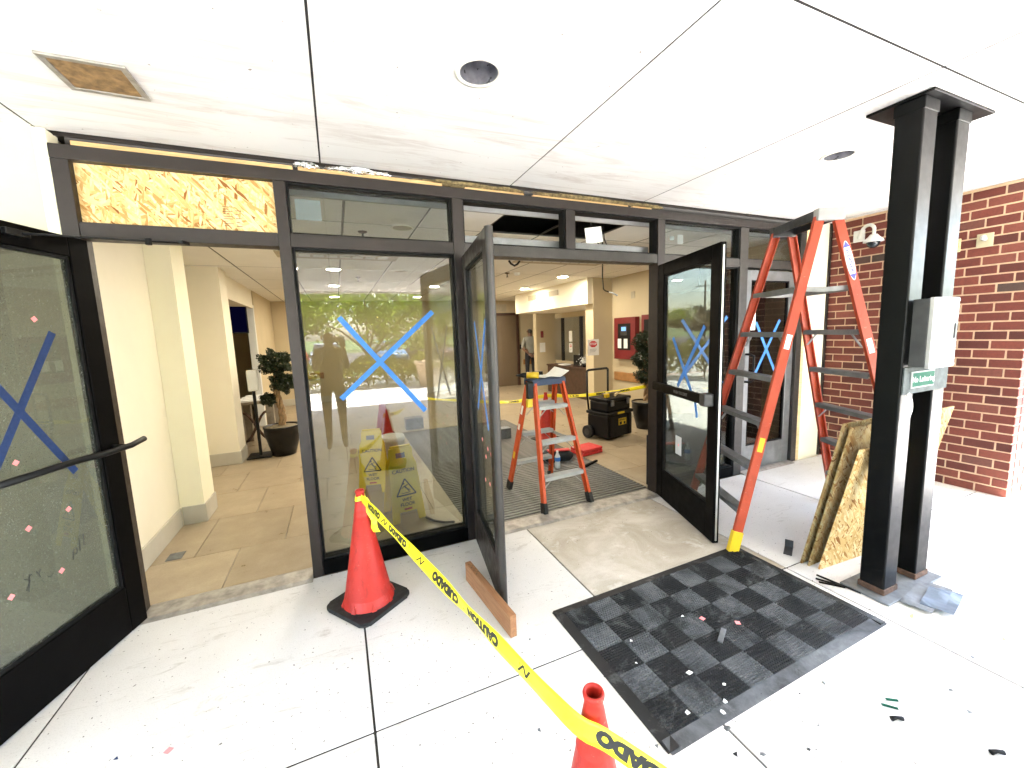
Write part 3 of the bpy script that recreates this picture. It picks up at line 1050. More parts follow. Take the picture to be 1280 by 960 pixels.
def build_outer_walls():
    o = boxo('exterior_wall', -7.7, -1.30, 2.90, 3.15, -0.05, 2.84, 'stucco_wall')
    tag(o, 'pale cream stucco wall beside the open left door', 'wall')
    o = boxo('corner_trim', -1.299, -1.247, 2.892, 3.0, 0, 2.69, 'cream_light', None, 0.004)
    tag(o, 'pale vertical trim board between stucco wall and storefront', 'trim')
    o = boxo('framing_stud', 4.80, 4.865, 2.90, 2.99, 0, 2.69, 'stud_wood', None, 0.002)
    tag(o, 'bare wooden stud beside the grey door', 'stud')
    o = boxo('framing_stud', 4.793, 4.80, 2.93, 3.05, 0, 2.69, 'stud_wood', None, 0.001)
    tag(o, 'thin wood shim between grey door jamb and stud', 'stud')
    o = boxo('cream_wall', 4.87, 5.35, 2.915, 3.05, -0.05, 2.695, 'cream_light')
    tag(o, 'cream painted wall strip between storefront and brick wall', 'wall')
    o = boxo('corner_flashing', 5.235, 5.262, 2.895, 2.914, 0, 2.69, 'bronze')
    tag(o, 'dark vertical flashing where cream wall meets brick', 'trim')
    # brick pier / wing wall
    t = thing('brick_wall', 'red brick wing wall with pale mortar at the right of the entrance', 'wall', (5.75, 2.1, 0))
    x0, y0, y1, x1 = 5.266, 1.402, 2.905, 6.10
    O = V(5.75, 2.1, 0)
    bm = BM()
    add_box(bm, x0 + 0.007 - O.x, x1 - O.x, y0 + 0.007 - O.y, y1 - O.y, -0.05, 2.698)
    obj('mortar_core', bm, 'mortar', t)
    bl, bh, g, c = 0.191, 0.0685, 0.0125, 0.0813
    cache = {}
    rnd = random.Random(3)

    def brick_mesh(ln, dp, variant):
        key = (round(ln, 3), round(dp, 3), variant)
        if key not in cache:
            bm = BM()
            add_box(bm, 0, dp, 0, ln, 0, bh, 0.0035)
            r2 = random.Random(str(key))
            for v in bm.verts:
                v.co += V(r2.uniform(-1, 1), r2.uniform(-1, 1), r2.uniform(-1, 1)) * 0.0011
            me = bpy.data.meshes.new('brick')
            bmesh.ops.recalc_face_normals(bm, faces=bm.faces)
            bm.to_mesh(me)
            bm.free()
            me.materials.append(MATS['brick'])
            cache[key] = me
        return cache[key]
    n = 33
    front = BM()
    for r in range(n):
        z = 0.004 + r * c
        if z + bh > 2.698:
            break
        # face along y (x = x0), starting at the corner
        y = y0
        first = True
        while y < y1 - 0.02:
            ln = bl if (not first or r % 2 == 0) else 0.0915
            ln = min(ln, y1 - y)
            if ln > 0.02:
                me = brick_mesh(ln, 0.03 if not first else 0.0915, rnd.randrange(4))
                o = bpy.data.objects.new('brick', me)
                COL.objects.link(o)
                o.parent = t
                o.location = (x0 - O.x + rnd.uniform(-0.0012, 0.0012), y - O.y, z)
            first = False
            y += ln + g
        # return face along x (y = y0)
        x = x0 + (0.0915 if r % 2 == 0 else 0.0915) + g
        k = 0
        while x < x1 - 0.02:
            ln = bl if not (k == 0 and r % 2 == 1) else bl * 0.5
            ln = min(ln, x1 - x)
            if ln > 0.02:
                add_box(front, x - O.x, x + ln - O.x, y0 - O.y, y0 + 0.03 - O.y, z, z + bh, 0.003)
            x += ln + g
            k += 1
    stuff(obj('return_bricks', front, 'brick', t))
    # white gooseneck camera
    t = thing('dome_camera', 'white gooseneck dome camera on the brick wall near the ladder top', 'camera', (5.266, 2.63, 2.50))
    bm = BM()
    add_box(bm, -0.03, -0.002, -0.05, 0.05, -0.07, 0.05, 0.008)
    obj('wall_plate', bm, 'white_plastic', t)
    bm = BM()
    arc = [V(-0.05 - 0.07 * i / 8, -0.105 + 0.075 * math.cos(R(150 * i / 8 + 30)), 0.0 + 0.075 * math.sin(R(150 * i / 8 + 30))) for i in range(9)]
    add_tube(bm, [V(-0.02, 0.0, -0.03), V(-0.035, -0.02, 0.005)] + arc + [arc[-1] + V(-0.002, -0.001, -0.05)], 0.016, 12)
    obj('gooseneck', bm, 'white_plastic', t, smooth=True)
    e = arc[-1] + V(-0.003, -0.002, -0.06)
    bm = BM()
    add_lathe(bm, [(0.0, 0.025), (0.03, 0.022), (0.045, 0.0), (0.078, -0.03), (0.085, -0.052), (0.06, -0.055), (0.0, -0.05)], 24, e)
    obj('shroud', bm, 'white_plastic', t)
    bm = BM()
    add_lathe(bm, [(0.056, -0.054), (0.054, -0.075), (0.042, -0.098), (0.02, -0.112), (0.0, -0.115)], 24, e)
    obj('dome', bm, 'car_glass', t)
    # two junction plates with bare bulbs
    for y, z, m, lb in ((1.69, 2.245, 'box_plate', 'cream junction plate with bare clear bulb on the brick wall'), (1.89, 2.235, 'stud_wood', 'tan junction plate with small bulb partly behind the black columns')):
        t = thing('junction_plate', lb, 'electrical box', (5.262, y, z))
        boxo('plate', -0.018, -0.001, -0.05, 0.05, -0.058, 0.058, m, t, 0.003)
        bm = BM()
        add_tube(bm, [(-0.018, 0, 0.01), (-0.045, -0.004, 0.012)], 0.017, 12)
        obj('socket', bm, 'alu', t)
        bm = BM()
        add_tube(bm, [(-0.046, -0.004, 0.012), (-0.06, -0.006, 0.013), (-0.085, -0.012, 0.016), (-0.11, -0.02, 0.018), (-0.118, -0.022, 0.018)], [0.012, 0.019, 0.022, 0.015, 0.004], 12)
        obj('bulb', bm, 'bulb_glass', t, smooth=True)


def build_column():
    t = thing('steel_column', 'pair of black steel box columns on one base plate holding up the canopy', 'column', (3.0, 1.2, 0))
    O = V(3.0, 1.2, 0)
    for x0 in (2.765, 3.11):
        bm = BM()
        add_box(bm, x0 - O.x, x0 + 0.135 - O.x, 1.145 - O.y, 1.265 - O.y, 0.014, 2.684, 0.008)
        obj('post', bm, 'black_paint', t)
        bm = BM()
        add_box(bm, x0 - 0.006 - O.x, x0 + 0.141 - O.x, 1.139 - O.y, 1.271 - O.y, 0.0145, 0.05, 0.006)
        obj('base_collar', bm, 'rust', t)
        bm = BM()
        add_box(bm, x0 - 0.004 - O.x, x0 + 0.139 - O.x, 1.141 - O.y, 1.269 - O.y, 2.625, 2.683, 0.004)
        obj('cap_collar', bm, 'black_paint', t)
    bm = BM()
    add_box(bm, 2.75 - O.x, 3.40 - O.x, 1.105 - O.y, 1.385 - O.y, 2.685, 2.6985, 0.002)
    obj('top_plate', bm, 'black_paint', t)
    bm = BM()
    add_box(bm, 2.70 - O.x, 3.30 - O.x, 1.09 - O.y, 1.33 - O.y, 0.002, 0.0138, 0.003)
    obj('base_plate', bm, 'galvanised', t)
    # strap plate and sign
    bm = BM()
    add_box(bm, 2.768 - O.x, 3.243 - O.x, 1.1365 - O.y, 1.1435 - O.y, 1.185, 1.33, 0.001)
    obj('strap_plate', bm, 'strap_metal', t)
    s = boxo('notice_sign', 2.835 - O.x, 3.075 - O.x, 1.130 - O.y, 1.136 - O.y, 1.215, 1.305, 'sign_white', t, 0.001)
    s['label'] = 'small green no loitering sign'
    boxo('sign_face', 2.842 - O.x, 3.068 - O.x, 1.1285 - O.y, 1.1295 - O.y, 1.222, 1.298, 'green_sign', s)
    lettering('sign_lettering', 'No Loitering', 0.045, (2.955 - O.x, 1.1282 - O.y, 1.26), (1, 0, 0), (0, 0, 1), 'sign_white', s, 0.001)
    # electrical box on the posts
    b = thing('meter_box', 'grey metal control box with white door mounted on the black columns', 'electrical box', (2.95, 1.09, 1.5))
    boxo('housing', -0.16, 0.095, -0.022, 0.045, -0.165, 0.19, 'alu_dark', b, 0.004)
    boxo('cover', -0.164, 0.099, -0.042, -0.0225, -0.17, 0.195, 'alu_white', b, 0.004)
    for sx in (-0.15, 0.085):
        for sz in (-0.155, 0.18):
            bm = BM()
            add_tube(bm, [(sx, -0.046, sz), (sx, -0.0425, sz)], 0.005, 8)
            obj('screw', bm, 'screw_metal', b)
    boxo('label_plate', -0.07, 0.02, -0.0435, -0.0425, -0.015, 0.035, 'galvanised', b)
    boxo('label_plate', -0.07, 0.03, -0.0435, -0.0425, -0.10, -0.07, 'teal_print', b)
    boxo('latch', 0.06, 0.08, -0.048, -0.0425, -0.02, 0.06, 'alu_dark', b, 0.001)
    # white curved handle hanging under the strap
    bm = BM()
    pts = [V(2.80 + 0.014 * math.sin(PI * k / 8), 1.128 - 0.012 * math.sin(PI * k / 8), 1.19 - 0.15 * k / 8) for k in range(9)]
    for a, c in zip(pts, pts[1:]):
        add_beam(bm, a, c, 0.028, 0.006, (0, 1, 0))
    o = obj('cable_cover', bm, 'white_plastic')
    tag(o, 'short white curved plastic strip on the column below the green sign', 'cover')
    # bent sheet metal lying by the base
    for i, (c, sx, sy, rz, z, m, lb) in enumerate((((2.98, 1.04), 0.36, 0.13, 0.12, 0.0165, 'galvanised', 'bent blue-grey metal sheet with a slot lying against the column base'),
                                                   ((3.0, 0.985), 0.27, 0.13, 0.20, 0.022, 'blue_sheet', 'small blue-grey metal plate lying on a larger sheet by the column'))):
        bm = BM()
        nx = 8
        grid = [[bm.verts.new((sx * (u / nx - 0.5), sy * (v / 3 - 0.5), 0.006 * math.sin(u * 1.3) * (v / 3) + 0.004 * math.cos(u * 0.7 + v))) for v in range(4)] for u in range(nx + 1)]
        for u in range(nx):
            for v in range(3):
                bm.faces.new((grid[u][v], grid[u + 1][v], grid[u + 1][v + 1], grid[u][v + 1]))
        r = bmesh.ops.extrude_face_region(bm, geom=list(bm.faces))
        for gq in r['geom']:
            if isinstance(gq, bmesh.types.BMVert):
                gq.co.z += 0.0015
        o = obj('metal_sheet', bm, m)
        o.location = (c[0], c[1], z)
        o.rotation_euler = (0, 0, rz)
        tag(o, lb, 'metal sheet')


# ================================================================== INTERIOR
GX0, GX1, GY0, GY1 = 0.90, 2.76, 3.04, 6.85
FAR = 11.3


def build_interior_shell():
    fl = struct(boxo('interior_floor', -6.0, 8.5, 3.0, 13.0, -0.25, -0.014, 'grout'))
    cache = {}

    def tile(x0, x1, y0, y1):
        if x1 - x0 < 0.04 or y1 - y0 < 0.04:
            return
        k = (round(x1 - x0, 3), round(y1 - y0, 3))
        if k not in cache:
            bm = BM()
            add_box(bm, 0, k[0], 0, k[1], -0.0135, 0, 0.0015)
            me = bpy.data.meshes.new('tile')
            bmesh.ops.recalc_face_normals(bm, faces=bm.faces)
            bm.to_mesh(me)
            bm.free()
            me.materials.append(MATS['floor_tile'])
            cache[k] = me
        o = bpy.data.objects.new('tile', cache[k])
        COL.objects.link(o)
        o.parent = fl
        o.location = (x0, y0, random.uniform(-0.0006, 0.0006))
    g = 0.0025
    py, px = 0.72, 0.605
    for r in range(12):
        ya, yb = 3.035 + (r - 1) * py + 0.565, 3.035 + r * py + 0.565
        ya = max(ya, 3.032)
        off = -0.82 if r % 2 == 0 else -1.115
        for k in range(-4, 12):
            xa = off + k * px
            xb = xa + px
            if xa > 6.0:
                continue
            a, b, c, d = xa + g, xb - g, ya + g, yb - g
            if b < GX0 or a > GX1 or c > GY1:
                tile(a, b, c, d)
            else:
                if a < GX0:
                    tile(a, min(b, GX0 - 0.004), c, d)
                if b > GX1:
                    tile(max(a, GX1 + 0.004), b, c, d)
                if d > GY1 + 0.05:
                    tile(max(a, GX0), min(b, GX1), max(c, GY1 + 0.004), d)
    # recessed entrance grille
    t = thing('entrance_grille', 'recessed dark floor grille of ribbed strips just inside the double doors', 'floor mat', ((GX0 + GX1) / 2, GY0, 0))
    cx = (GX0 + GX1) / 2
    bm = BM()
    add_box(bm, -0.005, GX1 - GX0 + 0.005, 0, 0.023, -0.013, 0.0, 0.003)
    me = bpy.data.meshes.new('strip')
    bmesh.ops.recalc_face_normals(bm, faces=bm.faces)
    bm.to_mesh(me)
    bm.free()
    bm = BM()
    add_box(bm, 0.0, GX1 - GX0, 0, 0.012, -0.0135, -0.006)
    me2 = bpy.data.meshes.new('groove')
    bm.to_mesh(me2)
    bm.free()
    me.materials.append(MATS['grille_bar'])
    n = int((GY1 - GY0) / 0.050)
    for i in range(n):
        o = bpy.data.objects.new('strip', me)
        COL.objects.link(o)
        o.parent = t
        o.location = (GX0 - cx, i * 0.050, 0)
    bm = BM()
    add_box(bm, GX0 - cx, GX1 - cx, 0, GY1 - GY0, -0.0138, -0.0132)
    obj('drain_bed', bm, 'black_rubber', t)
    # ceiling of lay-in tiles
    boxo('roof_slab', -6.0, 8.5, 2.97, 13.0, 3.36, 3.7, 'roofing')
    struct(bpy.data.objects['roof_slab'])
    ce = struct(boxo('interior_ceiling', -4.0, 7.5, 3.19, 12.2, 3.2, 3.3, 'plenum_dark'))
    cache2 = {}
    tx, ty = 0.61, 1.22
    holes = {(3, 0), (5, 0), (6, 0)}
    tee = BM()
    xs = [-3.53 + tx * i for i in range(17)]
    ys = [3.13 + 0.61] + [3.13 + 0.61 + ty * i for i in range(1, 8)]
    ys = [3.13] + ys
    for i, xa in enumerate(xs[:-1]):
        for j, ya in enumerate(ys[:-1]):
            xb, yb = xs[i + 1], ys[j + 1]
            if j == 0 and 8 <= i <= 9:
                continue
            k = (round(xb - xa, 3), round(yb - ya, 3))
            if k not in cache2:
                bm = BM()
                add_box(bm, 0.009, k[0] - 0.009, 0.009, k[1] - 0.009, -0.006, 0.012, 0.004)
                me = bpy.data.meshes.new('ceiling_tile')
                bmesh.ops.recalc_face_normals(bm, faces=bm.faces)
                bm.to_mesh(me)
                bm.free()
                me.materials.append(MATS['ceiling_tile'])
                cache2[k] = me
            o = bpy.data.objects.new('ceiling_tile', cache2[k])
            COL.objects.link(o)
            o.parent = ce
            o.location = (xa, ya, CEIL + 0.006 + random.uniform(0, 0.002))
    for x in xs:
        add_box(tee, x - 0.006, x + 0.006, ys[0], ys[-1], CEIL + 0.003, CEIL + 0.016)
    for y in ys:
        add_box(tee, xs[0], xs[-1], y - 0.0105, y + 0.0105, CEIL + 0.0035, CEIL + 0.0155)
    obj('tee_grid', tee, 'alu_dark', ce)
    bm = BM()
    add_box(bm, -1.17, 4.8, 3.10, 3.125, CEIL - 0.012, CEIL + 0.03)
    obj('edge_trim', bm, 'alu_white', ce)
    # walls
    def wall(name, x0, x1, y0, y1, z0, z1, m, label):
        o = boxo(name, x0, x1, y0, y1, z0, z1, m)
        return tag(o, label, 'wall')
    wall('lobby_wall', -1.60, -1.39, 3.02, 4.80, -0.01, 3.2, 'cream_paint', 'cream lobby side wall just inside the left door')
    wall('lobby_pillar', -1.388, -1.21, 4.32, 4.64, -0.01, 2.56, 'cream_light', 'cream pilaster projecting from the lobby side wall')
    wall('lobby_wall', -2.6, -1.29, 6.24, 6.62, -0.01, 2.56, 'cream_paint', 'cream wall end beside the sanitiser stand')
    wall('lobby_wall', -1.95, -1.72, 4.81, 6.235, -0.01, 2.56, 'cream_paint', 'recessed cream wall between pilaster and wall end')
    wall('lobby_wall', -4.6, 8.0, FAR, FAR + 0.2, -0.01, 3.2, 'tan_paint', 'tan far wall at the back of the lobby')
    wall('lobby_wall', 4.85, 5.05, 3.02, 6.36, -0.01, 3.2, 'tan_paint', 'tan right lobby wall carrying the red alarm panels')
    wall('lobby_pillar', 4.42, 4.849, 6.362, 6.62, -0.01, 2.56, 'tan_paint', 'tan wall end between reception desk and alarm panels')
    wall('lobby_wall', 5.06, 5.62, 9.98, 10.15, -0.01, 2.56, 'tan_paint', 'tan wall pier carrying notices beyond the reception window')
    wall('lobby_wall', 7.3, 7.5, 3.02, FAR - 0.002, -0.01, 3.2, 'tan_paint', 'tan side wall behind the reception office')
    wall('lobby_wall', -4.8, -4.6, 3.16, FAR + 0.2, -0.01, 3.2, 'tan_paint', 'olive side wall of the dim room past the opening')
    # soffit bulkhead
    t = thing('bulkhead', 'boxed cream bulkhead with air vents above the reception', 'bulkhead', (5.1, 6.37, 2.08))
    boxo('box', -0.80, 1.1, 0.0, 3.25, 0.0, 0.47, 'cream_paint', t)
    for y in (2.05, 1.05):
        v = boxo('vent', -0.812, -0.801, y, y + 0.42, 0.26, 0.37, 'diffuser', t, 0.002)
        for k in range(5):
            bm = BM()
            add_box(bm, -0.818, -0.8125, y + 0.02, y + 0.40, 0.272 + k * 0.018, 0.280 + k * 0.018)
            obj('vent_slat', bm, 'tan_paint', v)
    # baseboards
    def base(x0, x1, y0, y1, label):
        o = boxo('baseboard', x0, x1, y0, y1, 0.001, 0.165, 'baseboard', None, 0.004)
        return tag(o, label, 'baseboard')
    base(-1.389, -1.375, 3.04, 4.304, 'grey baseboard along the cream wall inside the left door')
    base(-1.374, -1.196, 4.305, 4.319, 'grey baseboard across the face of the pilaster')
    base(-1.209, -1.196, 4.3195, 4.64, 'grey baseboard on the flank of the pilaster')
    base(-1.95, -1.276, 6.226, 6.239, 'grey baseboard under the wall end by the sanitiser stand')
    base(-1.289, -1.276, 6.2395, 6.62, 'grey baseboard on the flank of the wall end')
    base(-1.4, 4.8, FAR - 0.013, FAR - 0.001, 'grey baseboard along the far lobby wall')
    base(4.836, 4.849, 3.1, 6.30, 'grey baseboard under the red alarm panels')
    # wood rails
    for x0, x1, y0, y1, z0, lb in ((-1.3, -0.35, FAR - 0.03, FAR - 0.001, 0.62, 'brown wooden handrail on the far lobby wall behind the potted ficus'), (5.25, 6.2, FAR - 0.03, FAR - 0.001, 0.62, 'brown wooden handrail on the far wall beside the elevator'), (4.82, 4.849, 4.2, 6.28, 0.64, 'brown wooden handrail under the red alarm panels')):
        o = boxo('wall_rail', x0, x1, y0, y1, z0, z0 + 0.16, 'rail_wood', None, 0.01)
        tag(o, lb, 'handrail')
    # white trim posts of the opening to the dim room
    t = thing('opening_casing', 'white painted casing round the opening to the dim room', 'door casing', (-1.42, 8.9, 0))
    boxo('jamb', -0.06, 0.06, -0.05, 0.05, 0, 2.28, 'white_plastic', t, 0.004)
    boxo('lintel', -0.2, 0.06, -2.25, -0.052, 2.22, 2.55, 'cream_paint', t)
    wall('lobby_wall', -1.48, -1.36, 8.955, FAR - 0.02, -0.01, 2.56, 'tan_paint', 'tan side wall beyond the white casing')
    # vestibule leaf leaning inside right: dark blue-grey panel edge
    o = boxo('wall_panel', 2.80, 2.83, 3.03, 3.13, 0.001, 0.52, 'car_glass', None, 0.004)
    tag(o, 'narrow dark board standing on the floor behind the right door', 'board')
    o = boxo('added_dark_partition', 3.12, 4.845, 3.36, 3.40, 0.001, 2.30, 'desk_wood')  # invented dark board, added so the glass before it has darkness behind
    tag(o, 'dark partition added inside the grey door to darken its glass', 'partition')


def downlight(x, y, lit_label):
    t = thing('downlight', lit_label, 'ceiling light', (x, y, CEIL), 0, 'lit round downlights in the lobby ceiling')
    bm = BM()
    add_lathe(bm, [(0.088, -0.002), (0.092, -0.006), (0.105, -0.005), (0.107, 0.003)], 28)
    obj('trim_ring', bm, 'ring_white', t)
    bm = BM()
    add_lathe(bm, [(0.0, -0.0035), (0.087, -0.0035), (0.089, -0.001)], 28)
    obj('lens', bm, 'lamp_lens', t)


def sprinkler(x, y, lb):
    t = thing('sprinkler_head', lb, 'sprinkler', (x, y, CEIL), 0, 'sprinklers hanging from the lobby ceiling')
    bm = BM()
    add_lathe(bm, [(0.0, -0.012), (0.035, -0.010), (0.042, 0.003)], 18)
    obj('rose', bm, 'rust', t)
    bm = BM()
    add_tube(bm, [(0, 0, -0.012), (0, 0, -0.06)], 0.009, 8)
    add_lathe(bm, [(0.0, -0.062), (0.02, -0.062), (0.02, -0.066), (0.0, -0.066)], 12)
    obj('nozzle', bm, 'alu_dark', t)


def ceiling_diffuser(x, y, w, d, lb):
    t = thing('slot_diffuser', lb, 'air vent', (x, y, CEIL))
    boxo('frame', -w / 2, w / 2, -d / 2, d / 2, -0.012, 0.002, 'diffuser', t, 0.003)
    n = 8
    for i in range(n):
        xa = -w / 2 + 0.09 + i * (w - 0.18) / n
        bm = BM()
        add_box(bm, xa, xa + (w - 0.18) / n * 0.8, -d * 0.22, d * 0.12, -0.018, -0.0125, 0.002)
        obj('slot', bm, 'white_plastic', t)


def topiary(loc, label, balls, leafm, pot_r, pot_h, th, seed):
    rnd = random.Random(seed)
    t = thing('topiary_plant', label, 'potted plant', loc)
    bm = BM()
    add_lathe(bm, [(0.0, 0.0), (pot_r * 0.62, 0.0), (pot_r * 0.80, pot_h * 0.35), (pot_r * 0.96, pot_h * 0.75), (pot_r * 0.97, pot_h * 0.93), (pot_r, pot_h * 0.94), (pot_r, pot_h), (pot_r * 0.92, pot_h), (pot_r * 0.90, pot_h * 0.9), (0, pot_h * 0.9)], 32)
    obj('pot', bm, 'pot_glaze', t)
    bm = BM()
    bmesh.ops.create_uvsphere(bm, u_segments=20, v_segments=8, radius=pot_r * 0.88)
    for v in bm.verts:
        v.co.z = v.co.z * 0.12 + pot_h * 0.94 + rnd.uniform(-0.004, 0.004)
    obj('soil', bm, 'soil_moss', t)
    bm = BM()
    for ph in (0, 2.1, 4.2):
        pts = []
        for k in range(26):
            z = pot_h * 0.9 + (th - pot_h * 0.9) * k / 25
            a = ph + k * 0.55
            pts.append(V(0.026 * math.cos(a) + 0.02 * math.sin(k * 0.3), 0.026 * math.sin(a), z))
        add_tube(bm, pts, [0.026 - 0.0004 * k for k in range(26)], 8)
    obj('braided_trunk', bm, 'braid_bark', t, smooth=True)
    for (x, y, z, r, n) in balls:
        bm = BM()
        pts = []
        for i in range(n):
            u = V(rnd.gauss(0, 1), rnd.gauss(0, 1), rnd.gauss(0, 1)).normalized()
            q = r * (0.55 + 0.5 * rnd.random() ** 0.6) * (1 + 0.22 * math.sin(u.x * 7 + u.z * 5 + seed))
            pts.append(V(x, y, z) + V(u.x * q, u.y * q, u.z * q * 0.85))
        leaf_cloud(bm, pts, 0.020, rnd)
        stuff(obj('foliage', bm, leafm, t))


def build_interior_items():
    for x, y in ((0.05, 4.36), (0.05, 6.2), (0.05, 8.05), (0.05, 10.1), (1.9, 6.2), (1.85, 8.0), (3.78, 4.36), (3.78, 6.36), (3.9, 8.2), (1.9, 10.1), (3.8, 10.1)):
        downlight(x, y, 'lit round downlight set in the lobby tile ceiling')
    for x, y in ((0.30, 4.0), (0.40, 6.9), (2.6, 6.1)):
        sprinkler(x, y, 'dark pendant sprinkler under the lobby ceiling tiles')
    ceiling_diffuser(0.12, 5.2, 1.3, 0.34, 'long ceiling air slot seen through the taped fixed glass')
    ceiling_diffuser(2.95, 4.95, 1.35, 0.40, 'long ceiling air slot over the double doorway')
    for x, y, lb in ((0.62, 3.78, 'flat round ceiling speaker near the storefront'), (0.95, 6.2, 'flat round ceiling speaker beyond the air slot')):
        t = thing('ceiling_speaker', lb, 'speaker', (x, y, CEIL))
        bm = BM()
        add_lathe(bm, [(0.085, -0.003), (0.1, -0.006), (0.105, 0.003)], 28)
        obj('rim', bm, 'ring_white', t)
        bm = BM()
        add_lathe(bm, [(0, -0.004), (0.084, -0.003)], 28)
        obj('grille', bm, 'diffuser', t)
    # smoke detector
    t = thing('smoke_detector', 'small white smoke detector on the lobby ceiling', 'detector', (2.75, 6.05, CEIL))
    bm = BM()
    add_lathe(bm, [(0, -0.05), (0.03, -0.048), (0.05, -0.03), (0.055, 0.002)], 20)
    obj('body', bm, 'white_plastic', t)
    # hanging cables
    def cable(pts, r, m, label):
        bm = BM()
        add_tube(bm, pts, r, 8)
        tag(obj('hanging_cable', bm, m, None, smooth=True), label, 'cable')
    cable([(2.33, 3.2, 2.53), (2.335, 3.2, 2.3), (2.33, 3.2, 2.1), (2.34, 3.2, 1.97), (2.36, 3.2, 1.955), (2.40, 3.2, 1.945)], 0.006, 'black_plastic', 'black cable hanging from the door header')
    cable([(2.4005, 3.2, 1.945), (2.45, 3.2, 1.935), (2.50, 3.2, 1.91)], 0.006, 'white_plastic', 'bare white cable end bent sideways below the door header')
    cable([(1.37, 3.17, 2.19), (1.39, 3.17, 2.165), (1.42, 3.17, 2.15), (1.45, 3.17, 2.165), (1.47, 3.17, 2.19)], 0.009, 'black_plastic', 'short loop of black cable under the door header')
    cable([(2.27, 3.3, 2.62), (2.29, 3.28, 2.45), (2.33, 3.2, 2.34)], 0.005, 'black_plastic', 'thin black wire dropping from the open ceiling bay by the paper note')
    cable([(2.42, 3.3, 2.62), (2.41, 3.28, 2.45), (2.395, 3.2, 2.34)], 0.005, 'black_plastic', 'thin black wire dropping straight behind the transom opening')
    # left plants and stand
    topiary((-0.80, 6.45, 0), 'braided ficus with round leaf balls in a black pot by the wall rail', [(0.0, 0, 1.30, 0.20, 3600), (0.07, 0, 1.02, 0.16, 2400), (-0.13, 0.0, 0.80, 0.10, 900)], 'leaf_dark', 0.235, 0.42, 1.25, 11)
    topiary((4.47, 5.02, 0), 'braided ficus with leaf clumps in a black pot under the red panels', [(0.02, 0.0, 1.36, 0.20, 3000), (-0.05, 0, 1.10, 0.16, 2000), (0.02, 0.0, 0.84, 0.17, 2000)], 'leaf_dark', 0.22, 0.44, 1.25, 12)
    t = thing('sanitiser_stand', 'black floor stand holding a white dispenser beside the table', 'stand', (-1.10, 6.50, 0))
    boxo('base', -0.15, 0.15, -0.16, 0.16, 0.001, 0.02, 'black_plastic', t, 0.004)
    boxo('pole', -0.018, 0.018, -0.018, 0.018, 0.0205, 1.0, 'black_plastic', t, 0.003)
    boxo('dispenser', -0.055, 0.075, -0.075, -0.02, 0.93, 1.22, 'white_plastic', t, 0.015)
    # rustic side table with magazines
    t = thing('side_table', 'weathered wooden side table with crossed legs behind the stand', 'table', (-1.20, 7.30, 0))
    boxo('tabletop', -0.26, 0.26, -0.36, 0.36, 0.68, 0.72, 'grey_wood', t, 0.006)
    for x in (-0.20, 0.20):
        for y in (-0.30, 0.30):
            boxo('leg', x - 0.05, x + 0.05, y - 0.05, y + 0.05, 0, 0.679, 'grey_wood', t, 0.006)
    for s in (1, -1):
        bm = BM()
        pts = [V(-0.16 + 0.32 * k / 8, -0.31, 0.34 + s * 0.22 * math.sin(PI * (k / 8 - 0.5))) for k in range(9)]
        add_tube(bm, pts, 0.018, 8)
        obj('brace', bm, 'rust', t)
    for i, y in enumerate((-0.34, -0.20, -0.06, 0.08)):
        o = boxo('magazine', -1.20 - 0.24 + 0.02 * i, -1.20 + 0.24, 7.32 + y, 7.32 + y + 0.10, 0.7205, 0.742 + 0.006 * i, 'paper', None, 0.002)
        tag(o, 'white magazine laid in a row on the rustic side table', 'magazine', 'magazines on the side table')
    # television in the dim room
    t = thing('wall_television', 'dark wall television with blue glow seen past the wall end', 'television', (-1.66, 8.45, 2.0), 0.25)
    boxo('case', -0.26, 0.26, -0.03, 0.03, -0.24, 0.24, 'black_plastic', t, 0.006)
    boxo('screen', -0.24, 0.24, -0.033, -0.0305, -0.22, 0.22, 'tv_glow', t)
    # alarm panels
    t = thing('fire_alarm_panel', 'red fire alarm panel with small lit screen and two paper cards', 'alarm panel', (4.848, 5.89, 1.42))
    boxo('cabinet', -0.10, -0.001, -0.29, 0.29, -0.37, 0.38, 'panel_red', t, 0.008)
    boxo('window', -0.106, -0.101, -0.17, 0.17, -0.20, 0.27, 'black_plastic', t, 0.002)
    boxo('keypad', -0.112, -0.107, -0.09, 0.09, 0.06, 0.23, 'alu_dark', t, 0.002)
    boxo('display', -0.1155, -0.1125, -0.06, 0.06, 0.14, 0.21, 'panel_screen', t)
    for y in (0.07, -0.10):
        boxo('card', -0.109, -0.107, y, y + 0.10, -0.17, 0.0, 'paper', t)
    t = thing('fire_alarm_panel', 'second red alarm cabinet half hidden by the right door edge', 'alarm panel', (4.848, 5.20, 1.57))
    boxo('cabinet', -0.09, -0.001, -0.26, 0.26, -0.25, 0.25, 'panel_red', t, 0.008)
    boxo('window', -0.096, -0.0905, -0.19, 0.19, -0.17, 0.17, 'black_plastic', t, 0.002)
    o = boxo('wall_plate', 4.84, 4.849, 5.72, 5.82, 2.12, 2.24, 'diffuser', None, 0.002)
    tag(o, 'small tan speaker plate high on the tan wall above the red panel', 'wall plate')
    # reception
    t = thing('reception_desk', 'dark brown reception desk below the office window', 'desk', (5.45, 8.6, 0))
    boxo('front_panel', -0.27, -0.23, -0.95, 1.0, 0.0, 0.70, 'desk_wood', t, 0.004)
    boxo('end_panel', -0.2295, 0.16, -0.95, -0.91, 0.0, 0.70, 'desk_wood', t, 0.004)
    boxo('counter', -0.30, 0.16, -0.98, 1.0, 0.7005, 0.74, 'desk_wood', t, 0.006)
    wl_ = thing('office_window', 'reception window in a dark frame above the brown desk', 'window', (5.66, 8.2, 0))
    boxo('lower_wall', -0.03, 0.03, -1.55, 1.75, 0.0, 0.80, 'tan_paint', wl_)
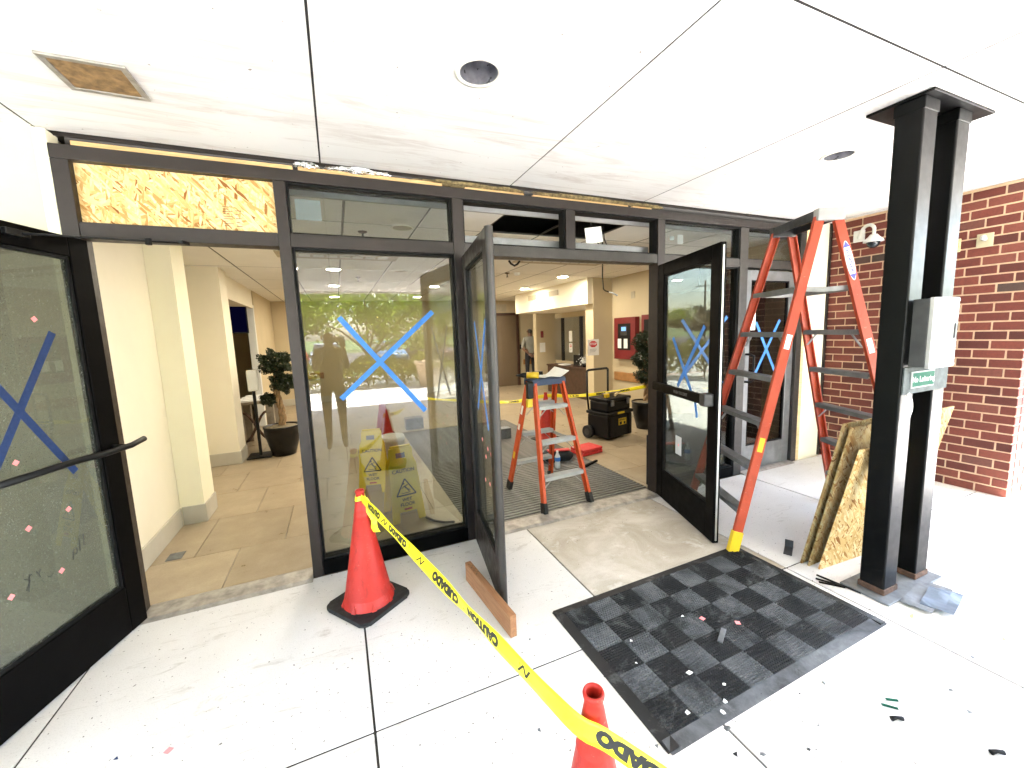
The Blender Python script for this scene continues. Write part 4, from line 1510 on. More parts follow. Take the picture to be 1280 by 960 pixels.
    boxo('upper_wall', -0.03, 0.03, -1.55, 1.75, 1.95, 2.08, 'tan_paint', wl_)
    for y in (-1.5, -0.55, 0.45, 1.35):
        boxo('mullion', -0.04, 0.04, y, y + 0.05, 0.8005, 1.9495, 'bronze' if y > -1 else 'alu', wl_)
    for y0_, y1_ in ((-1.449, -0.551), (-0.499, 0.449), (0.501, 1.349)):
        boxo('pane', -0.004, 0.004, y0_, y1_, 0.801, 1.949, 'pane_thin', wl_)
    o = boxo('office_partition', 6.4, 6.46, 6.5, 9.5, 0, 2.55, 'cream_light')
    tag(o, 'pale partition inside the reception office', 'wall')
    o = boxo('office_cabinet', 6.05, 6.39, 7.2, 8.0, 0, 1.9, 'grey_wood', None, 0.01)
    tag(o, 'tall brown cabinet inside the reception office', 'cabinet')
    # things on the counter
    rnd = random.Random(2)
    t = thing('flower_bowl', 'small bowl of white flowers on the reception desk', 'flowers', (5.32, 8.0, 0.741))
    bm = BM()
    add_lathe(bm, [(0, 0), (0.06, 0), (0.09, 0.09), (0.085, 0.09), (0.05, 0.02), (0, 0.02)], 18)
    obj('bowl', bm, 'pot_glaze', t)
    bm = BM()
    leaf_cloud(bm, [V(rnd.gauss(0, 0.06), rnd.gauss(0, 0.06), 0.16 + rnd.gauss(0, 0.05)) for _ in range(120)], 0.03, rnd)
    stuff(obj('blossom', bm, 'paper', t))
    o = boxo('paper_stack', 5.2, 5.4, 8.75, 9.05, 0.7405, 0.765, 'paper', None, 0.002)
    tag(o, 'low stack of paper on the reception desk', 'paper')
    o = boxo('desk_monitor', 5.40, 5.44, 8.35, 8.65, 0.7405, 1.0, 'black_plastic', None, 0.01)
    tag(o, 'small black monitor standing on the reception desk', 'monitor')
    # notices
    def notice(loc, w, h, label, txt, right=(1, 0, 0)):
        t = thing('paper_notice', label, 'notice', loc)
        n = Vector(right).cross(V(0, 0, 1))
        M = face_matrix((0, 0, 0), right, (0, 0, 1))
        bm = BM()
        add_box(bm, -w / 2, w / 2, -h / 2, h / 2, -0.001, 0.001, 0, M)
        obj('sheet', bm, 'paper', t)
        if txt:
            bm = BM()
            r = w * 0.36
            add_prism(bm, [(r * math.cos(R(22.5 + 45 * k)), h * 0.2 + r * 0.68 * math.sin(R(22.5 + 45 * k))) for k in range(8)], 'z', 0.0012, 0.0018)
            for v in bm.verts:
                v.co = M @ v.co
            obj('stop_mark', bm, 'stop_red', t)
            lettering('mark_lettering', txt, w * 0.24, M @ V(0, h * 0.2, 0.0022), right, (0, 0, 1), 'paper', t, 0.002)
            bm = BM()
            for k in range(3):
                add_box(bm, -w * 0.3, w * (0.3 - 0.06 * k), -h * 0.12 - k * h * 0.08 - 0.003, -h * 0.12 - k * h * 0.08 + 0.003, 0.0012, 0.0016, 0, M)
            obj('text_lines', bm, 'grey_alu', t)
    notice((4.40, 6.345, 1.275), 0.25, 0.30, 'white paper notice with red stop octagon on the wall end', 'STOP')
    notice((5.61, 9.10, 1.16), 0.16, 0.24, 'smaller stop notice on the reception window', 'STOP', (0, -1, 0))
    notice((5.61, 9.10, 1.46), 0.16, 0.28, 'blank white sheet above the small notice on the reception window', '', (0, -1, 0))
    notice((5.24, 9.975, 1.17), 0.17, 0.26, 'cream framed notice on the tan wall pier', '')
    o = boxo('alarm_strobe', 5.19, 5.27, 9.95, 9.979, 1.44, 1.62, 'panel_red', None, 0.01)
    tag(o, 'red alarm strobe on the tan wall pier above the cream notice', 'alarm')
    # elevator door on the far wall
    t = thing('elevator', 'brown elevator door in a dark frame on the far wall', 'elevator door', (4.62, FAR - 0.002, 0))
    boxo('frame', -0.62, -0.54, -0.06, 0.0, 0, 2.12, 'desk_wood', t, 0.004)
    boxo('frame', 0.42, 0.50, -0.06, 0.0, 0, 2.12, 'desk_wood', t, 0.004)
    boxo('frame', -0.62, 0.50, -0.06, 0.0, 2.121, 2.2, 'desk_wood', t, 0.004)
    boxo('door_panel', -0.539, -0.062, -0.03, -0.001, 0.0, 2.12, 'elevator_brown', t)
    boxo('door_panel', -0.058, 0.419, -0.024, -0.001, 0.0, 2.12, 'elevator_brown', t)
    boxo('call_plate', 0.53, 0.58, -0.01, 0.0, 1.1, 1.24, 'alu_dark', t)
    o = boxo('return_air_grille', 4.2, 4.75, FAR - 0.012, FAR - 0.001, 2.24, 2.45, 'diffuser', None, 0.003)
    tag(o, 'tan air grille above the elevator', 'air vent')
    o = boxo('supply_trunk', 0.98, 1.28, 6.95, 7.15, 0.001, 0.2, 'galvanised', None, 0.01)
    tag(o, 'small grey metal box on the floor at the end of the grille', 'box')


# ================================================================== OBJECTS
def traffic_cone(loc, label, rotz=0.0, H=0.71, group=None, clip=0.0):
    t = thing('traffic_cone', label, 'cone', loc, rotz, group)
    s = H / 0.71
    bm = BM()
    a, b = 0.182 * s, 0.045 * s
    pts = []
    for cx, cy, a0 in ((a - b, a - b, 0), (-a + b, a - b, 90), (-a + b, -a + b, 180), (a - b, -a + b, 270)):
        for k in range(7):
            an = R(a0 + 15 * k)
            pts.append((cx + b * math.cos(an), cy + b * math.sin(an)))
    add_prism(bm, pts, 'z', 0.001, 0.026 * s)
    bmesh.ops.bevel(bm, geom=[e for e in bm.edges if abs(e.verts[0].co.z - e.verts[1].co.z) < 1e-5], offset=0.006, segments=2, affect='EDGES')
    obj('base', bm, 'black_rubber', t)
    # body with rounded mouth and moulded rings
    bm = BM()
    prof = [(0.148, 0.027), (0.143, 0.036), (0.134, 0.075), (0.132, 0.077), (0.131, 0.082), (0.0765, 0.38), (0.0445, 0.555), (0.0458, 0.559), (0.0445, 0.563), (0.0385, 0.590), (0.0397, 0.594), (0.0380, 0.598),
            (0.0255, 0.668), (0.0235, 0.676), (0.0235, 0.690), (0.0262, 0.697), (0.0272, 0.704), (0.025, 0.710), (0.020, 0.709), (0.0185, 0.70), (0.0195, 0.66), (0.04, 0.5)]
    add_lathe(bm, [(r * s, z * s) for r, z in prof], 48)
    obj('cone_body', bm, 'cone_orange', t)
    for k in range(8):
        bm = BM()
        an = 2 * PI * k / 8 + 0.3
        c, sn = math.cos(an), math.sin(an)
        p = [V(c * 0.136, sn * 0.136, 0.068) * s, V(c * 0.151 - sn * 0.014, sn * 0.151 + c * 0.014, 0.0275) * s, V(c * 0.151 + sn * 0.014, sn * 0.151 - c * 0.014, 0.0275) * s]
        q = [x + V(c, sn, 0) * 0.004 for x in p]
        A = [bm.verts.new(x) for x in p]
        B = [bm.verts.new(x) for x in q]
        bm.faces.new(A)
        bm.faces.new(B[::-1])
        for i in range(3):
            bm.faces.new((A[i], A[(i + 1) % 3], B[(i + 1) % 3], B[i]))
        obj('foot_tab', bm, 'cone_orange', t)
    return t


class Strip:
    """ribbon following a curve: P(s) centre point and W(s) width direction"""

    def __init__(self, ctrl, width):
        self.w = width
        self.p = []
        n = len(ctrl)
        for i in range(n - 1):
            p0 = ctrl[max(0, i - 1)]
            p1, p2 = ctrl[i], ctrl[i + 1]
            p3 = ctrl[min(n - 1, i + 2)]
            for k in range(16):
                t = k / 16
                q = []
                for a, b, c, d in zip(p0, p1, p2, p3):
                    q.append(0.5 * ((2 * b) + (-a + c) * t + (2 * a - 5 * b + 4 * c - d) * t * t + (-a + 3 * b - 3 * c + d) * t ** 3))
                self.p.append(q)
        self.p.append(list(ctrl[-1]))
        self.s = [0.0]
        for a, b in zip(self.p, self.p[1:]):
            self.s.append(self.s[-1] + (V(*a[:3]) - V(*b[:3])).length)
        self.L = self.s[-1]

    def frame(self, s):
        s = min(max(s, 0.0), self.L - 1e-6)
        i = 0
        while i < len(self.s) - 2 and self.s[i + 1] < s:
            i += 1
        t = (s - self.s[i]) / max(1e-9, self.s[i + 1] - self.s[i])
        a, b = self.p[i], self.p[i + 1]
        c = V(*a[:3]).lerp(V(*b[:3]), t)
        d = (V(*b[:3]) - V(*a[:3])).normalized()
        tw = a[3] * (1 - t) + b[3] * t + 0.16 * math.sin(s * 6.3) + 0.07 * math.sin(s * 17.0 + 1.0)
        side = d.cross(V(0, 0, 1)).normalized()
        up = side.cross(d).normalized()
        wd = up * math.cos(tw) + side * math.sin(tw)
        return c, d, wd, d.cross(wd)

    def at(self, s, v, lift):
        c, d, w, n = self.frame(s)
        q = v / self.w
        return c + w * v + n * (lift + 0.006 * q * math.sin(s * 11.0 + 2.0) + 0.010 * (q * q - 0.1) * math.sin(s * 4.0))

    def mesh(self, bm, s0, s1, n, th=0.0006):
        rows = []
        for k in range(n + 1):
            s = s0 + (s1 - s0) * k / n
            vs = [self.w * (j / 4 - 0.5) for j in range(5)]
            rows.append([bm.verts.new(self.at(s, v, -th / 2)) for v in vs] + [bm.verts.new(self.at(s, v, th / 2)) for v in reversed(vs)])
        for a, b in zip(rows, rows[1:]):
            for q in range(10):
                f = bm.faces.new((a[q], a[(q + 1) % 10], b[(q + 1) % 10], b[q]))
                f.smooth = q not in (4, 9)
        bm.faces.new(rows[0])
        bm.faces.new(rows[-1][::-1])


def tape_text(strip, txt, size, s_mid, flip, lift, parent, mat='ink', sx=1.0, bold=0.004):
    me = text_mesh(txt, size, 0.0, 1.0, bold)
    bm = BM()
    bm.from_mesh(me)
    bmesh.ops.subdivide_edges(bm, edges=[e for e in bm.edges if e.calc_length() > size * 0.5], cuts=2)
    for v in bm.verts:
        x, y = v.co.x * sx, v.co.y
        if flip:
            x, y = -x, -y
        v.co = strip.at(s_mid + x, y, lift)
    bpy.data.meshes.remove(me)
    return obj('tape_lettering', bm, mat, parent)


def build_tape_and_cones():
    traffic_cone((0.055, 2.455, 0), 'orange cone with a black base standing before the taped glass pane', 0.62)
    traffic_cone((0.51, 0.75, 0), 'orange cone on the open pavement beside the checkered mat, tape round its neck', 0.2)
    t = thing('caution_tape', 'yellow caution tape strung between the two orange cones outside', 'tape', (0.05, 2.4, 0.66))
    O = V(0.05, 2.4, 0.66)
    # centre points with twist
    c = [(0.060, 2.425, 0.668, -0.1), (0.10, 2.32, 0.648, -0.25), (0.16, 2.14, 0.62, -0.25), (0.25, 1.84, 0.585, -0.25), (0.345, 1.45, 0.572, -0.22), (0.415, 1.05, 0.602, -0.15),
         (0.442, 0.85, 0.630, -0.1), (0.466, 0.74, 0.640, -0.1), (0.508, 0.685, 0.636, -0.1), (0.60, 0.54, 0.61, -0.15), (0.70, 0.32, 0.59, -0.2), (0.8, 0.05, 0.57, -0.6)]
    c = [(x - O.x, y - O.y, z - O.z, tw) for x, y, z, tw in c]
    st = Strip(c, 0.054)
    bm = BM()
    st.mesh(bm, 0, st.L, 120)
    obj('ribbon', bm, 'yellow_tape', t)
    lift = 0.0007
    for txt, s, sz, sx in (('CAUTION', 0.16, 0.036, 0.9), ('CUIDADO', 0.45, 0.040, 1.05), ('CUIDADO', 0.94, 0.042, 1.15), ('CAUTION', 1.24, 0.042, 1.15), ('CUIDADO', 1.90, 0.042, 1.15)):
        for side in (1, -1):
            o = tape_text(st, txt, sz, s, True, side * lift, t, 'ink', sx)
    for s in (0.29, 0.70, 1.50):
        for side in (1, -1):
            bm = BM()
            for k, (x0, y0, x1, y1) in enumerate(((-0.03, -0.016, 0.0, 0.012), (0.0, 0.012, 0.012, -0.016), (0.012, -0.016, 0.034, 0.012))):
                n = 3
                for q in range(n):
                    pa = (x0 + (x1 - x0) * q / n, y0 + (y1 - y0) * q / n)
                    pb = (x0 + (x1 - x0) * (q + 1) / n, y0 + (y1 - y0) * (q + 1) / n)
                    vs = [bm.verts.new(st.at(s + pa[0] + dx, pa[1], side * lift)) for dx in (-0.005, 0.005)] + [bm.verts.new(st.at(s + pb[0] + dx, pb[1], side * lift)) for dx in (0.005, -0.005)]
                    bm.faces.new(vs)
            obj('tape_mark', bm, 'ink', t)
    # loops round the cone necks and a loose tail
    for cx, cy, z in ((0.055, 2.455, 0.665),):
        bm = BM()
        n = 28
        rr = 0.028 + (0.668 - z) * 0.2
        rows = []
        for k in range(n):
            a = 2 * PI * k / n
            rows.append([bm.verts.new(V(cx + (rr + dr + q) * math.cos(a), cy + (rr + dr + q) * math.sin(a), z + dz + 0.003 * math.sin(3 * a)) - O) for dz, dr in ((-0.013, 0.0025), (0.013, -0.0025)) for q in (0, 0.001)])
        for k in range(n):
            a, b = rows[k], rows[(k + 1) % n]
            for q in ((0, 1), (1, 3), (3, 2), (2, 0)):
                bm.faces.new((a[q[0]], a[q[1]], b[q[1]], b[q[0]]))
        obj('neck_loop', bm, 'yellow_tape', t)
    tail = Strip([(0.095 - O.x, 2.44 - O.y, 0.672 - O.z, 0.1), (0.118 - O.x, 2.425 - O.y, 0.60 - O.z, 0.3), (0.130 - O.x, 2.42 - O.y, 0.52 - O.z, 0.6), (0.142 - O.x, 2.41 - O.y, 0.44 - O.z, 0.9)], 0.035)
    bm = BM()
    for k in range(14):
        z0, z1 = 0.665 - 0.016 * k, 0.665 - 0.016 * (k + 1)
    rows = []
    for k in range(15):
        z = 0.668 - 0.0155 * k
        x = 0.080 + 0.0036 * k + 0.006 * math.sin(k * 0.9)
        w = 0.011 + 0.008 * (k / 14)
        rows.append([bm.verts.new(V(x + sx, 2.425 - 0.001 * k + 0.008 * math.sin(k * 0.7 + sx * 90) + q, z) - O) for sx in (-w, w) for q in (0, 0.0008)])
    for a, b in zip(rows, rows[1:]):
        for q in ((0, 1), (1, 3), (3, 2), (2, 0)):
            bm.faces.new((a[q[0]], a[q[1]], b[q[1]], b[q[0]]))
    obj('loose_tail', bm, 'yellow_tape', t)
    # inside tape and cones
    traffic_cone((2.76, 5.20, 0), 'orange cone standing in the lobby behind the small stepladder', 0.3)
    traffic_cone((0.60, 6.75, 0), 'orange cone in the lobby behind the yellow floor signs', 0.1)
    t = thing('caution_tape', 'yellow caution tape stretched across the lobby behind the toolbox', 'tape', (2.8, 5.3, 0.65))
    O = V(2.8, 5.3, 0.65)
    c = [(4.44, 4.98, 0.68, 0.15), (3.95, 5.12, 0.62, 0.3), (3.3, 5.24, 0.60, 0.5), (2.77, 5.22, 0.655, 0.1), (2.3, 5.5, 0.57, 0.6), (1.5, 6.1, 0.60, 1.0), (0.62, 6.74, 0.665, 0.2)]
    st = Strip([(x - O.x, y - O.y, z - O.z, w) for x, y, z, w in c], 0.052)
    bm = BM()
    st.mesh(bm, 0, st.L, 90)
    obj('ribbon', bm, 'yellow_tape', t)
    for txt, s in (('CAUTION', 0.35), ('CUIDADO', 0.75), ('CAUTION', 1.2), ('CUIDADO', 2.2)):
        for side in (1, -1):
            tape_text(st, txt, 0.034, s, False, side * 0.0008, t)


def stepladder(name, label, c, w, hs, hw, top, tw, nstep, rail, step_m, foot_m, group=None, big=True):
    """double-sided stepladder: c centre, w width direction, hs half spread, hw half width at the foot, tw half width at the top"""
    w = Vector((w[0], w[1], 0)).normalized()
    s = V(w.y, -w.x, 0)
    t = thing(name, label, 'ladder', (c[0], c[1], 0), 0, group)
    rw, rt = (0.060, 0.026) if big else (0.058, 0.026)
    legs = {}
    topz = top - 0.035
    for i in (-1, 1):
        for j in (-1, 1):
            foot = s * (i * hs) + w * (j * hw) + V(0, 0, 0.10 if big else 0.06)
            head = s * (i * 0.055) + w * (j * tw) + V(0, 0, topz)
            legs[(i, j)] = (foot, head)
            bm = BM()
            # channel, web outwards along the width direction
            add_channel(bm, foot, head, rw, rt, 0.005, w * j)
            obj('rail', bm, rail, t)
            # shoe
            bm = BM()
            d = (head - foot).normalized()
            f0 = foot - d * ((0.10 if big else 0.06) / d.z - 0.002)
            add_beam(bm, foot + d * (0.05 if big else 0.035), f0, rw + 0.012, rt + 0.014, w * j, 0.004)
            for v in bm.verts:
                if v.co.z < 0.03:
                    v.co.z = max(0.0015, v.co.z)
                    v.co += s * i * 0.0
            obj('foot', bm, foot_m, t)
    # steps on both sides
    for i in (-1, 1):
        fa, ha = legs[(i, -1)]
        fb, hb = legs[(i, 1)]
        for k in range(nstep):
            z = 0.305 * (k + 1)
            ta = (z - fa.z) / (ha.z - fa.z)
            a = fa.lerp(ha, ta)
            b = fb.lerp(hb, ta)
            bm = BM()
            add_beam(bm, a + w * 0.017, b - w * 0.017, 0.075, 0.006, (0, 0, 1))
            for q in (-1, 1):
                add_beam(bm, a + w * 0.017 + s * q * 0.036 - V(0, 0, 0.0165), b - w * 0.017 + s * q * 0.036 - V(0, 0, 0.0165), 0.004, 0.028, (0, 0, 1))
            for q in range(5):
                off = s * (-0.026 + 0.013 * q) + V(0, 0, 0.0042)
                add_beam(bm, a + w * 0.018 + off, b - w * 0.018 + off, 0.004, 0.0025, (0, 0, 1))
            st = obj('step', bm, step_m, t)
            for e, sg in ((a, 1), (b, -1)):
                if k % 2 == 0 or not big:
                    bm = BM()
                    add_beam(bm, e + w * sg * 0.12 - V(0, 0, 0.02), e + w * sg * 0.018 - V(0, 0, 0.115), 0.016, 0.004, (0, 0, 1))
                    obj('brace', bm, step_m, st)
    # spreaders
    z = 0.30 + 0.305 * (nstep - 2) if not big else 1.82
    for j in (-1, 1):
        a = legs[(-1, j)][0].lerp(legs[(-1, j)][1], (z - 0.1) / (topz - 0.1))
        b = legs[(1, j)][0].lerp(legs[(1, j)][1], (z - 0.1) / (topz - 0.1))
        bm = BM()
        off = -w * j * 0.022
        m = a.lerp(b, 0.5) + V(0, 0, -0.01)
        add_beam(bm, a + off, m + off, 0.005, 0.032, (0, 0, 1))
        add_beam(bm, m + off, b + off, 0.005, 0.032, (0, 0, 1))
        obj('spreader', bm, step_m, t)
    # cap
    bm = BM()
    M = Matrix((w, s, V(0, 0, 1))).transposed().to_4x4()
    e = tw + 0.03
    add_box(bm, -e, e, -0.082, 0.082, top - 0.012, top, 0.003, M)
    for q in (-1, 1):
        add_box(bm, -e, e, q * 0.082 - 0.004, q * 0.082 + 0.004, top - 0.062, top - 0.0125, 0.002, M)
    return t, w, s, legs, bm, M, e


def build_ladders():
    c = (3.19, 1.945)
    t, w, s, legs, bm, M, e = stepladder('stepladder', 'tall orange fiberglass stepladder with grey steps standing astride the pavement', c, (0.43, 0.90), 0.61, 0.385, 2.335, 0.235, 6, 'orange_fiberglass', 'step_grey', 'yellow_plastic')
    obj('cap', bm, 'alu_dark', t)
    for q in (-1, 1):
        bm = BM()
        add_box(bm, q * (e - 0.02) - 0.026, q * (e - 0.02) + 0.026, -0.088, 0.088, 2.335 - 0.075, 2.335 + 0.003, 0.004, M)
        obj('cap_end', bm, 'alu_white' if q < 0 else 'alu_dark', t)
    # oval maker's plate on the near right rail
    f, h = legs[(1, -1)]
    d = (h - f).normalized()
    p = f.lerp(h, 0.86)
    n = -w
    q = d.cross(n).normalized()
    p = p + n * 0.0132
    bm = BM()
    MM = face_matrix(p + n * 0.0008, d, n.cross(d))
    add_prism(bm, [(0.135 * math.cos(2 * PI * k / 32), 0.026 * math.sin(2 * PI * k / 32)) for k in range(32)], 'z', -0.0005, 0.0005)
    for v in bm.verts:
        v.co = MM @ v.co
    pl = obj('maker_plate', bm, 'white_plastic', t)
    bm = BM()
    for sg in (-1, 1):
        add_prism(bm, [(sg * 0.132, 0.0), (sg * 0.092, 0.021), (sg * 0.092, -0.021)], 'z', 0.0007, 0.0012)
    for v in bm.verts:
        v.co = MM @ v.co
    obj('plate_mark', bm, 'blue_print', pl)
    me = text_mesh('WERNER', 0.036, 0.0003, 1.15, 0.0005)
    obj('plate_lettering', me, 'blue_print', pl, face_matrix(p + n * 0.0020, -d, -n.cross(d)))
    # warning stickers on the rails
    for key, qs in (((-1, -1), (0.30, 0.62)), ((1, -1), (0.42, 0.60)), ((-1, 1), (0.5,))):
        f, h = legs[key]
        d = (h - f).normalized()
        for q0 in qs:
            p = f.lerp(h, q0) + w * key[1] * 0.0138
            bm = BM()
            add_beam(bm, p - d * 0.05, p + d * 0.05, 0.036, 0.0006, w * key[1])
            obj('sticker', bm, 'paper' if q0 > 0.45 else 'yellow_plastic', t)
    # small ladder
    t, w, s, legs, bm, M, e = stepladder('stepladder', 'small orange stepladder with white steps on the floor grille, paper on top', (1.785, 3.37), (1.0, 0.06), 0.335, 0.245, 1.165, 0.15, 3, 'orange_small', 'alu_white', 'black_rubber', None, False)
    obj('cap', bm, 'denim', t)
    # warning stickers on the rear left rail
    f, h = legs[(-1, -1)]
    d = (h - f).normalized()
    for q, ln, m in ((0.30, 0.07, 'yellow_plastic'), (0.58, 0.06, 'white_plastic'), (0.74, 0.09, 'paper')):
        p = f.lerp(h, q) - w * 0.0138
        bm = BM()
        add_beam(bm, p - d * ln / 2, p + d * ln / 2, 0.034, 0.0008, -w)
        obj('sticker', bm, m, t)
    # paper sheet on the cap
    bm = BM()
    nx, ny = 8, 5
    g = [[bm.verts.new((0.30 * (i / nx - 0.5), 0.21 * (j / ny - 0.5), 0.008 * math.sin(i * 0.9) + 0.03 * (i / nx) ** 2 * (j / ny) + 0.012 * max(0, i - 5))) for j in range(ny + 1)] for i in range(nx + 1)]
    for i in range(nx):
        for j in range(ny):
            bm.faces.new((g[i][j], g[i + 1][j], g[i + 1][j + 1], g[i][j + 1]))
    r = bmesh.ops.extrude_face_region(bm, geom=list(bm.faces))
    for q in r['geom']:
        if isinstance(q, bmesh.types.BMVert):
            q.co.z += 0.001
    o = obj('paper_sheet', bm, 'paper')
    o.location = (1.83, 3.35, 1.178)
    o.rotation_euler = (0, 0, 0.2)
    tag(o, 'crumpled white paper lying on the small stepladder top', 'paper')
    # drill on the cap
    t = thing('cordless_drill', 'yellow and black cordless drill on the small stepladder', 'drill', (1.615, 3.36, 1.168), 2.6)
    bm = BM()
    add_tube(bm, [(-0.09, 0, 0.03), (0.02, 0, 0.03)], 0.03, 14)
    obj('motor_body', bm, 'yellow_plastic', t)
    bm = BM()
    add_tube(bm, [(0.021, 0, 0.03), (0.055, 0, 0.03), (0.085, 0, 0.03), (0.12, 0, 0.03)], [0.026, 0.024, 0.014, 0.006], 14)
    obj('chuck', bm, 'black_plastic', t)
    bm = BM()
    add_beam(bm, (-0.045, -0.02, 0.025), (-0.075, -0.13, 0.015), 0.034, 0.042, (0, 0, 1), 0.006)
    add_box(bm, -0.12, -0.035, -0.17, -0.131, -0.0, 0.05, 0.006)
    obj('grip', bm, 'black_plastic', t)
    # tools hanging at the left rail
    t = thing('tool_pouch', 'black tool holster with yellow clamp hanging on the small stepladder', 'tool', (1.56, 3.24, 0.97))
    bm = BM()
    add_box(bm, -0.03, 0.03, -0.025, 0.025, 0.03, 0.18, 0.008)
    obj('holster', bm, 'black_plastic', t)
    bm = BM()
    add_box(bm, -0.035, 0.02, -0.02, 0.02, -0.05, 0.0295, 0.008)
    obj('clamp', bm, 'yellow_plastic', t)


def build_mat():
    t = thing('entrance_mat', 'black and grey checkered rubber mat strewn with debris outside the doors', 'mat', (1.775, 1.455, 0), 0.0)
    W, D = 1.535, 0.89
    t.rotation_euler = (0, 0, R(1.0))
    b = 0.055
    # bevelled border pieces
    for pts, ax in (([(-D / 2, 0.002), (-D / 2 + b, 0.012), (-D / 2 + b, 0.002)], 'x'), ([(D / 2, 0.002), (D / 2 - b, 0.002), (D / 2 - b, 0.012)], 'x')):
        bm = BM()
        add_prism(bm, pts, 'x', -W / 2 + b * 0.2, W / 2 - b * 0.2)
        obj('border', bm, 'mat_light' if pts[0][0] < 0 else 'mat_dark', t)
    for sg in (-1, 1):
        bm = BM()
        add_prism(bm, [(sg * W / 2, 0.0025), (sg * (W / 2 - b), 0.0125), (sg * (W / 2 - b), 0.0025)], 'y', -D / 2 + b * 0.2, D / 2 - b * 0.2)
        obj('border', bm, 'mat_dark', t)
    boxo('backing', -W / 2 + b, W / 2 - b, -D / 2 + b, D / 2 - b, 0.0022, 0.006, 'black_rubber', t)
    nx, ny = 9, 5
    sx, sy = (W - 2 * b) / nx, (D - 2 * b) / ny
    meshes = []
    for kind, m in ((0, 'mat_dark'), (1, 'mat_light')):
        bm = BM()
        add_box(bm, 0.0015, sx - 0.0015, 0.0015, sy - 0.0015, 0.0062, 0.0095)
        n = 11
        for i in range(n):
            for j in range(n):
                x = (i + 0.5 + (0.25 if j % 2 else -0.25) * kind) * sx / n
                y = (j + 0.5) * sy / n
                a = sx / n * (0.42 if kind == 0 else 0.46)
                c = sy / n * (0.20 if kind == 0 else 0.36)
                x = min(max(x, a + 0.002), sx - a - 0.002)
                z0, z1 = 0.0096, 0.0160 if kind == 0 else 0.0150
                lo = [bm.verts.new((x + dx * a, y + dy * c, z0)) for dx, dy in ((-1, -1), (1, -1), (1, 1), (-1, 1))]
                hi = [bm.verts.new((x + dx * a * 0.6, y + dy * c * 0.6, z1)) for dx, dy in ((-1, -1), (1, -1), (1, 1), (-1, 1))]
                bm.faces.new(hi)
                for k in range(4):
                    bm.faces.new((lo[k], lo[(k + 1) % 4], hi[(k + 1) % 4], hi[k]))
        me = bpy.data.meshes.new('mat_square')
        bm.to_mesh(me)
        bm.free()
        me.materials.append(MATS[m])
        meshes.append(me)
    for i in range(nx):
        for j in range(ny):
            o = bpy.data.objects.new('mat_square', meshes[(i + j) % 2])
            COL.objects.link(o)
            o.parent = t
            o.location = (-W / 2 + b + i * sx, -D / 2 + b + j * sy, 0)


def floor_sign(loc, rotz, label):
    t = thing('wet_floor_sign', label, 'sign', loc, rotz, 'yellow folding floor signs')
    H = 0.635
    for sg in (1, -1):
        lean = math.atan2(0.15, H)
        Mx = Matrix.Translation((0, -sg * 0.15 - sg * 0.004, 0)) @ Matrix.Rotation(-sg * lean, 4, 'X')
        bm = BM()
        pts = [(-0.145, 0.0), (-0.085, 0.0), (-0.075, 0.085), (0.075, 0.085), (0.085, 0.0), (0.145, 0.0), (0.135, 0.2), (0.12, 0.50), (0.10, 0.545), (0.10, H), (-0.10, H), (-0.10, 0.545), (-0.12, 0.50), (-0.135, 0.2)]
        add_prism(bm, pts, 'y', -0.006, 0.006)
        for v in bm.verts:
            v.co = Mx @ v.co
        pn = obj('panel', bm, 'sign_yellow', t)

        def put(bm2, nm, m):
            for v in bm2.verts:
                v.co = Mx @ v.co
            obj(nm, bm2, m, pn)
        y = -sg * 0.0072
        # raised rim
        bm = BM()
        for a, b in (((-0.138, 0.1), (-0.121, 0.49)), ((0.138, 0.1), (0.121, 0.49))):
            add_beam(bm, V(a[0] * 0.95, -sg * 0.0085, a[1]), V(b[0] * 0.95, -sg * 0.0085, b[1]), 0.004, 0.012, (1, 0, 0))
        put(bm, 'rim', 'sign_yellow')
        # warning triangle with falling figure
        bm = BM()
        T = [(-0.085, 0.225), (0.085, 0.225), (0.0, 0.365)]
        for a, b in zip(T, T[1:] + T[:1]):
            add_beam(bm, V(a[0], y, a[1]), V(b[0], y, b[1]), 0.0008, 0.012, (-(b[1] - a[1]), 0, b[0] - a[0]))
        for a, b, wd in (((-0.012, 0.305), (0.012, 0.275), 0.012), ((0.012, 0.275), (0.038, 0.262), 0.008), ((0.012, 0.275), (0.028, 0.248), 0.008), ((-0.012, 0.302), (-0.034, 0.285), 0.007), ((-0.010, 0.30), (0.022, 0.312), 0.007), ((-0.04, 0.243), (0.04, 0.243), 0.006), ((-0.018, 0.32), (-0.008, 0.328), 0.014)):
            add_beam(bm, V(a[0] * sg, y, a[1]), V(b[0] * sg, y, b[1]), 0.0008, wd, (-(b[1] - a[1]), 0, (b[0] - a[0]) * sg))
        put(bm, 'warning_triangle', 'ink')
        r = (sg, 0, 0)
        for txt, z, sz in (('CAUTION', 0.435, 0.044), ('WET', 0.185, 0.040), ('FLOOR', 0.145, 0.040)):
            M = Mx @ face_matrix((0, y - sg * 0.0003, z), r, (0, 0, 1))
            me = text_mesh(txt, sz, 0.0003, 1.0, 0.0012)
            obj('sign_lettering', me, 'ink', pn, M)
        bm = BM()
        add_box(bm, -0.035, 0.035, min(y, y - sg * 0.0006), max(y, y - sg * 0.0006), 0.098, 0.114)
        put(bm, 'maker_badge', 'stop_red')
        bm = BM()
        add_box(bm, -0.05, 0.03, min(y, y - sg * 0.0006), max(y, y - sg * 0.0006), 0.55, 0.595)
        put(bm, 'worn_label', 'galvanised')
    boxo('hinge', -0.09, 0.09, -0.014, 0.014, H - 0.012, H + 0.008, 'sign_yellow', t, 0.005)


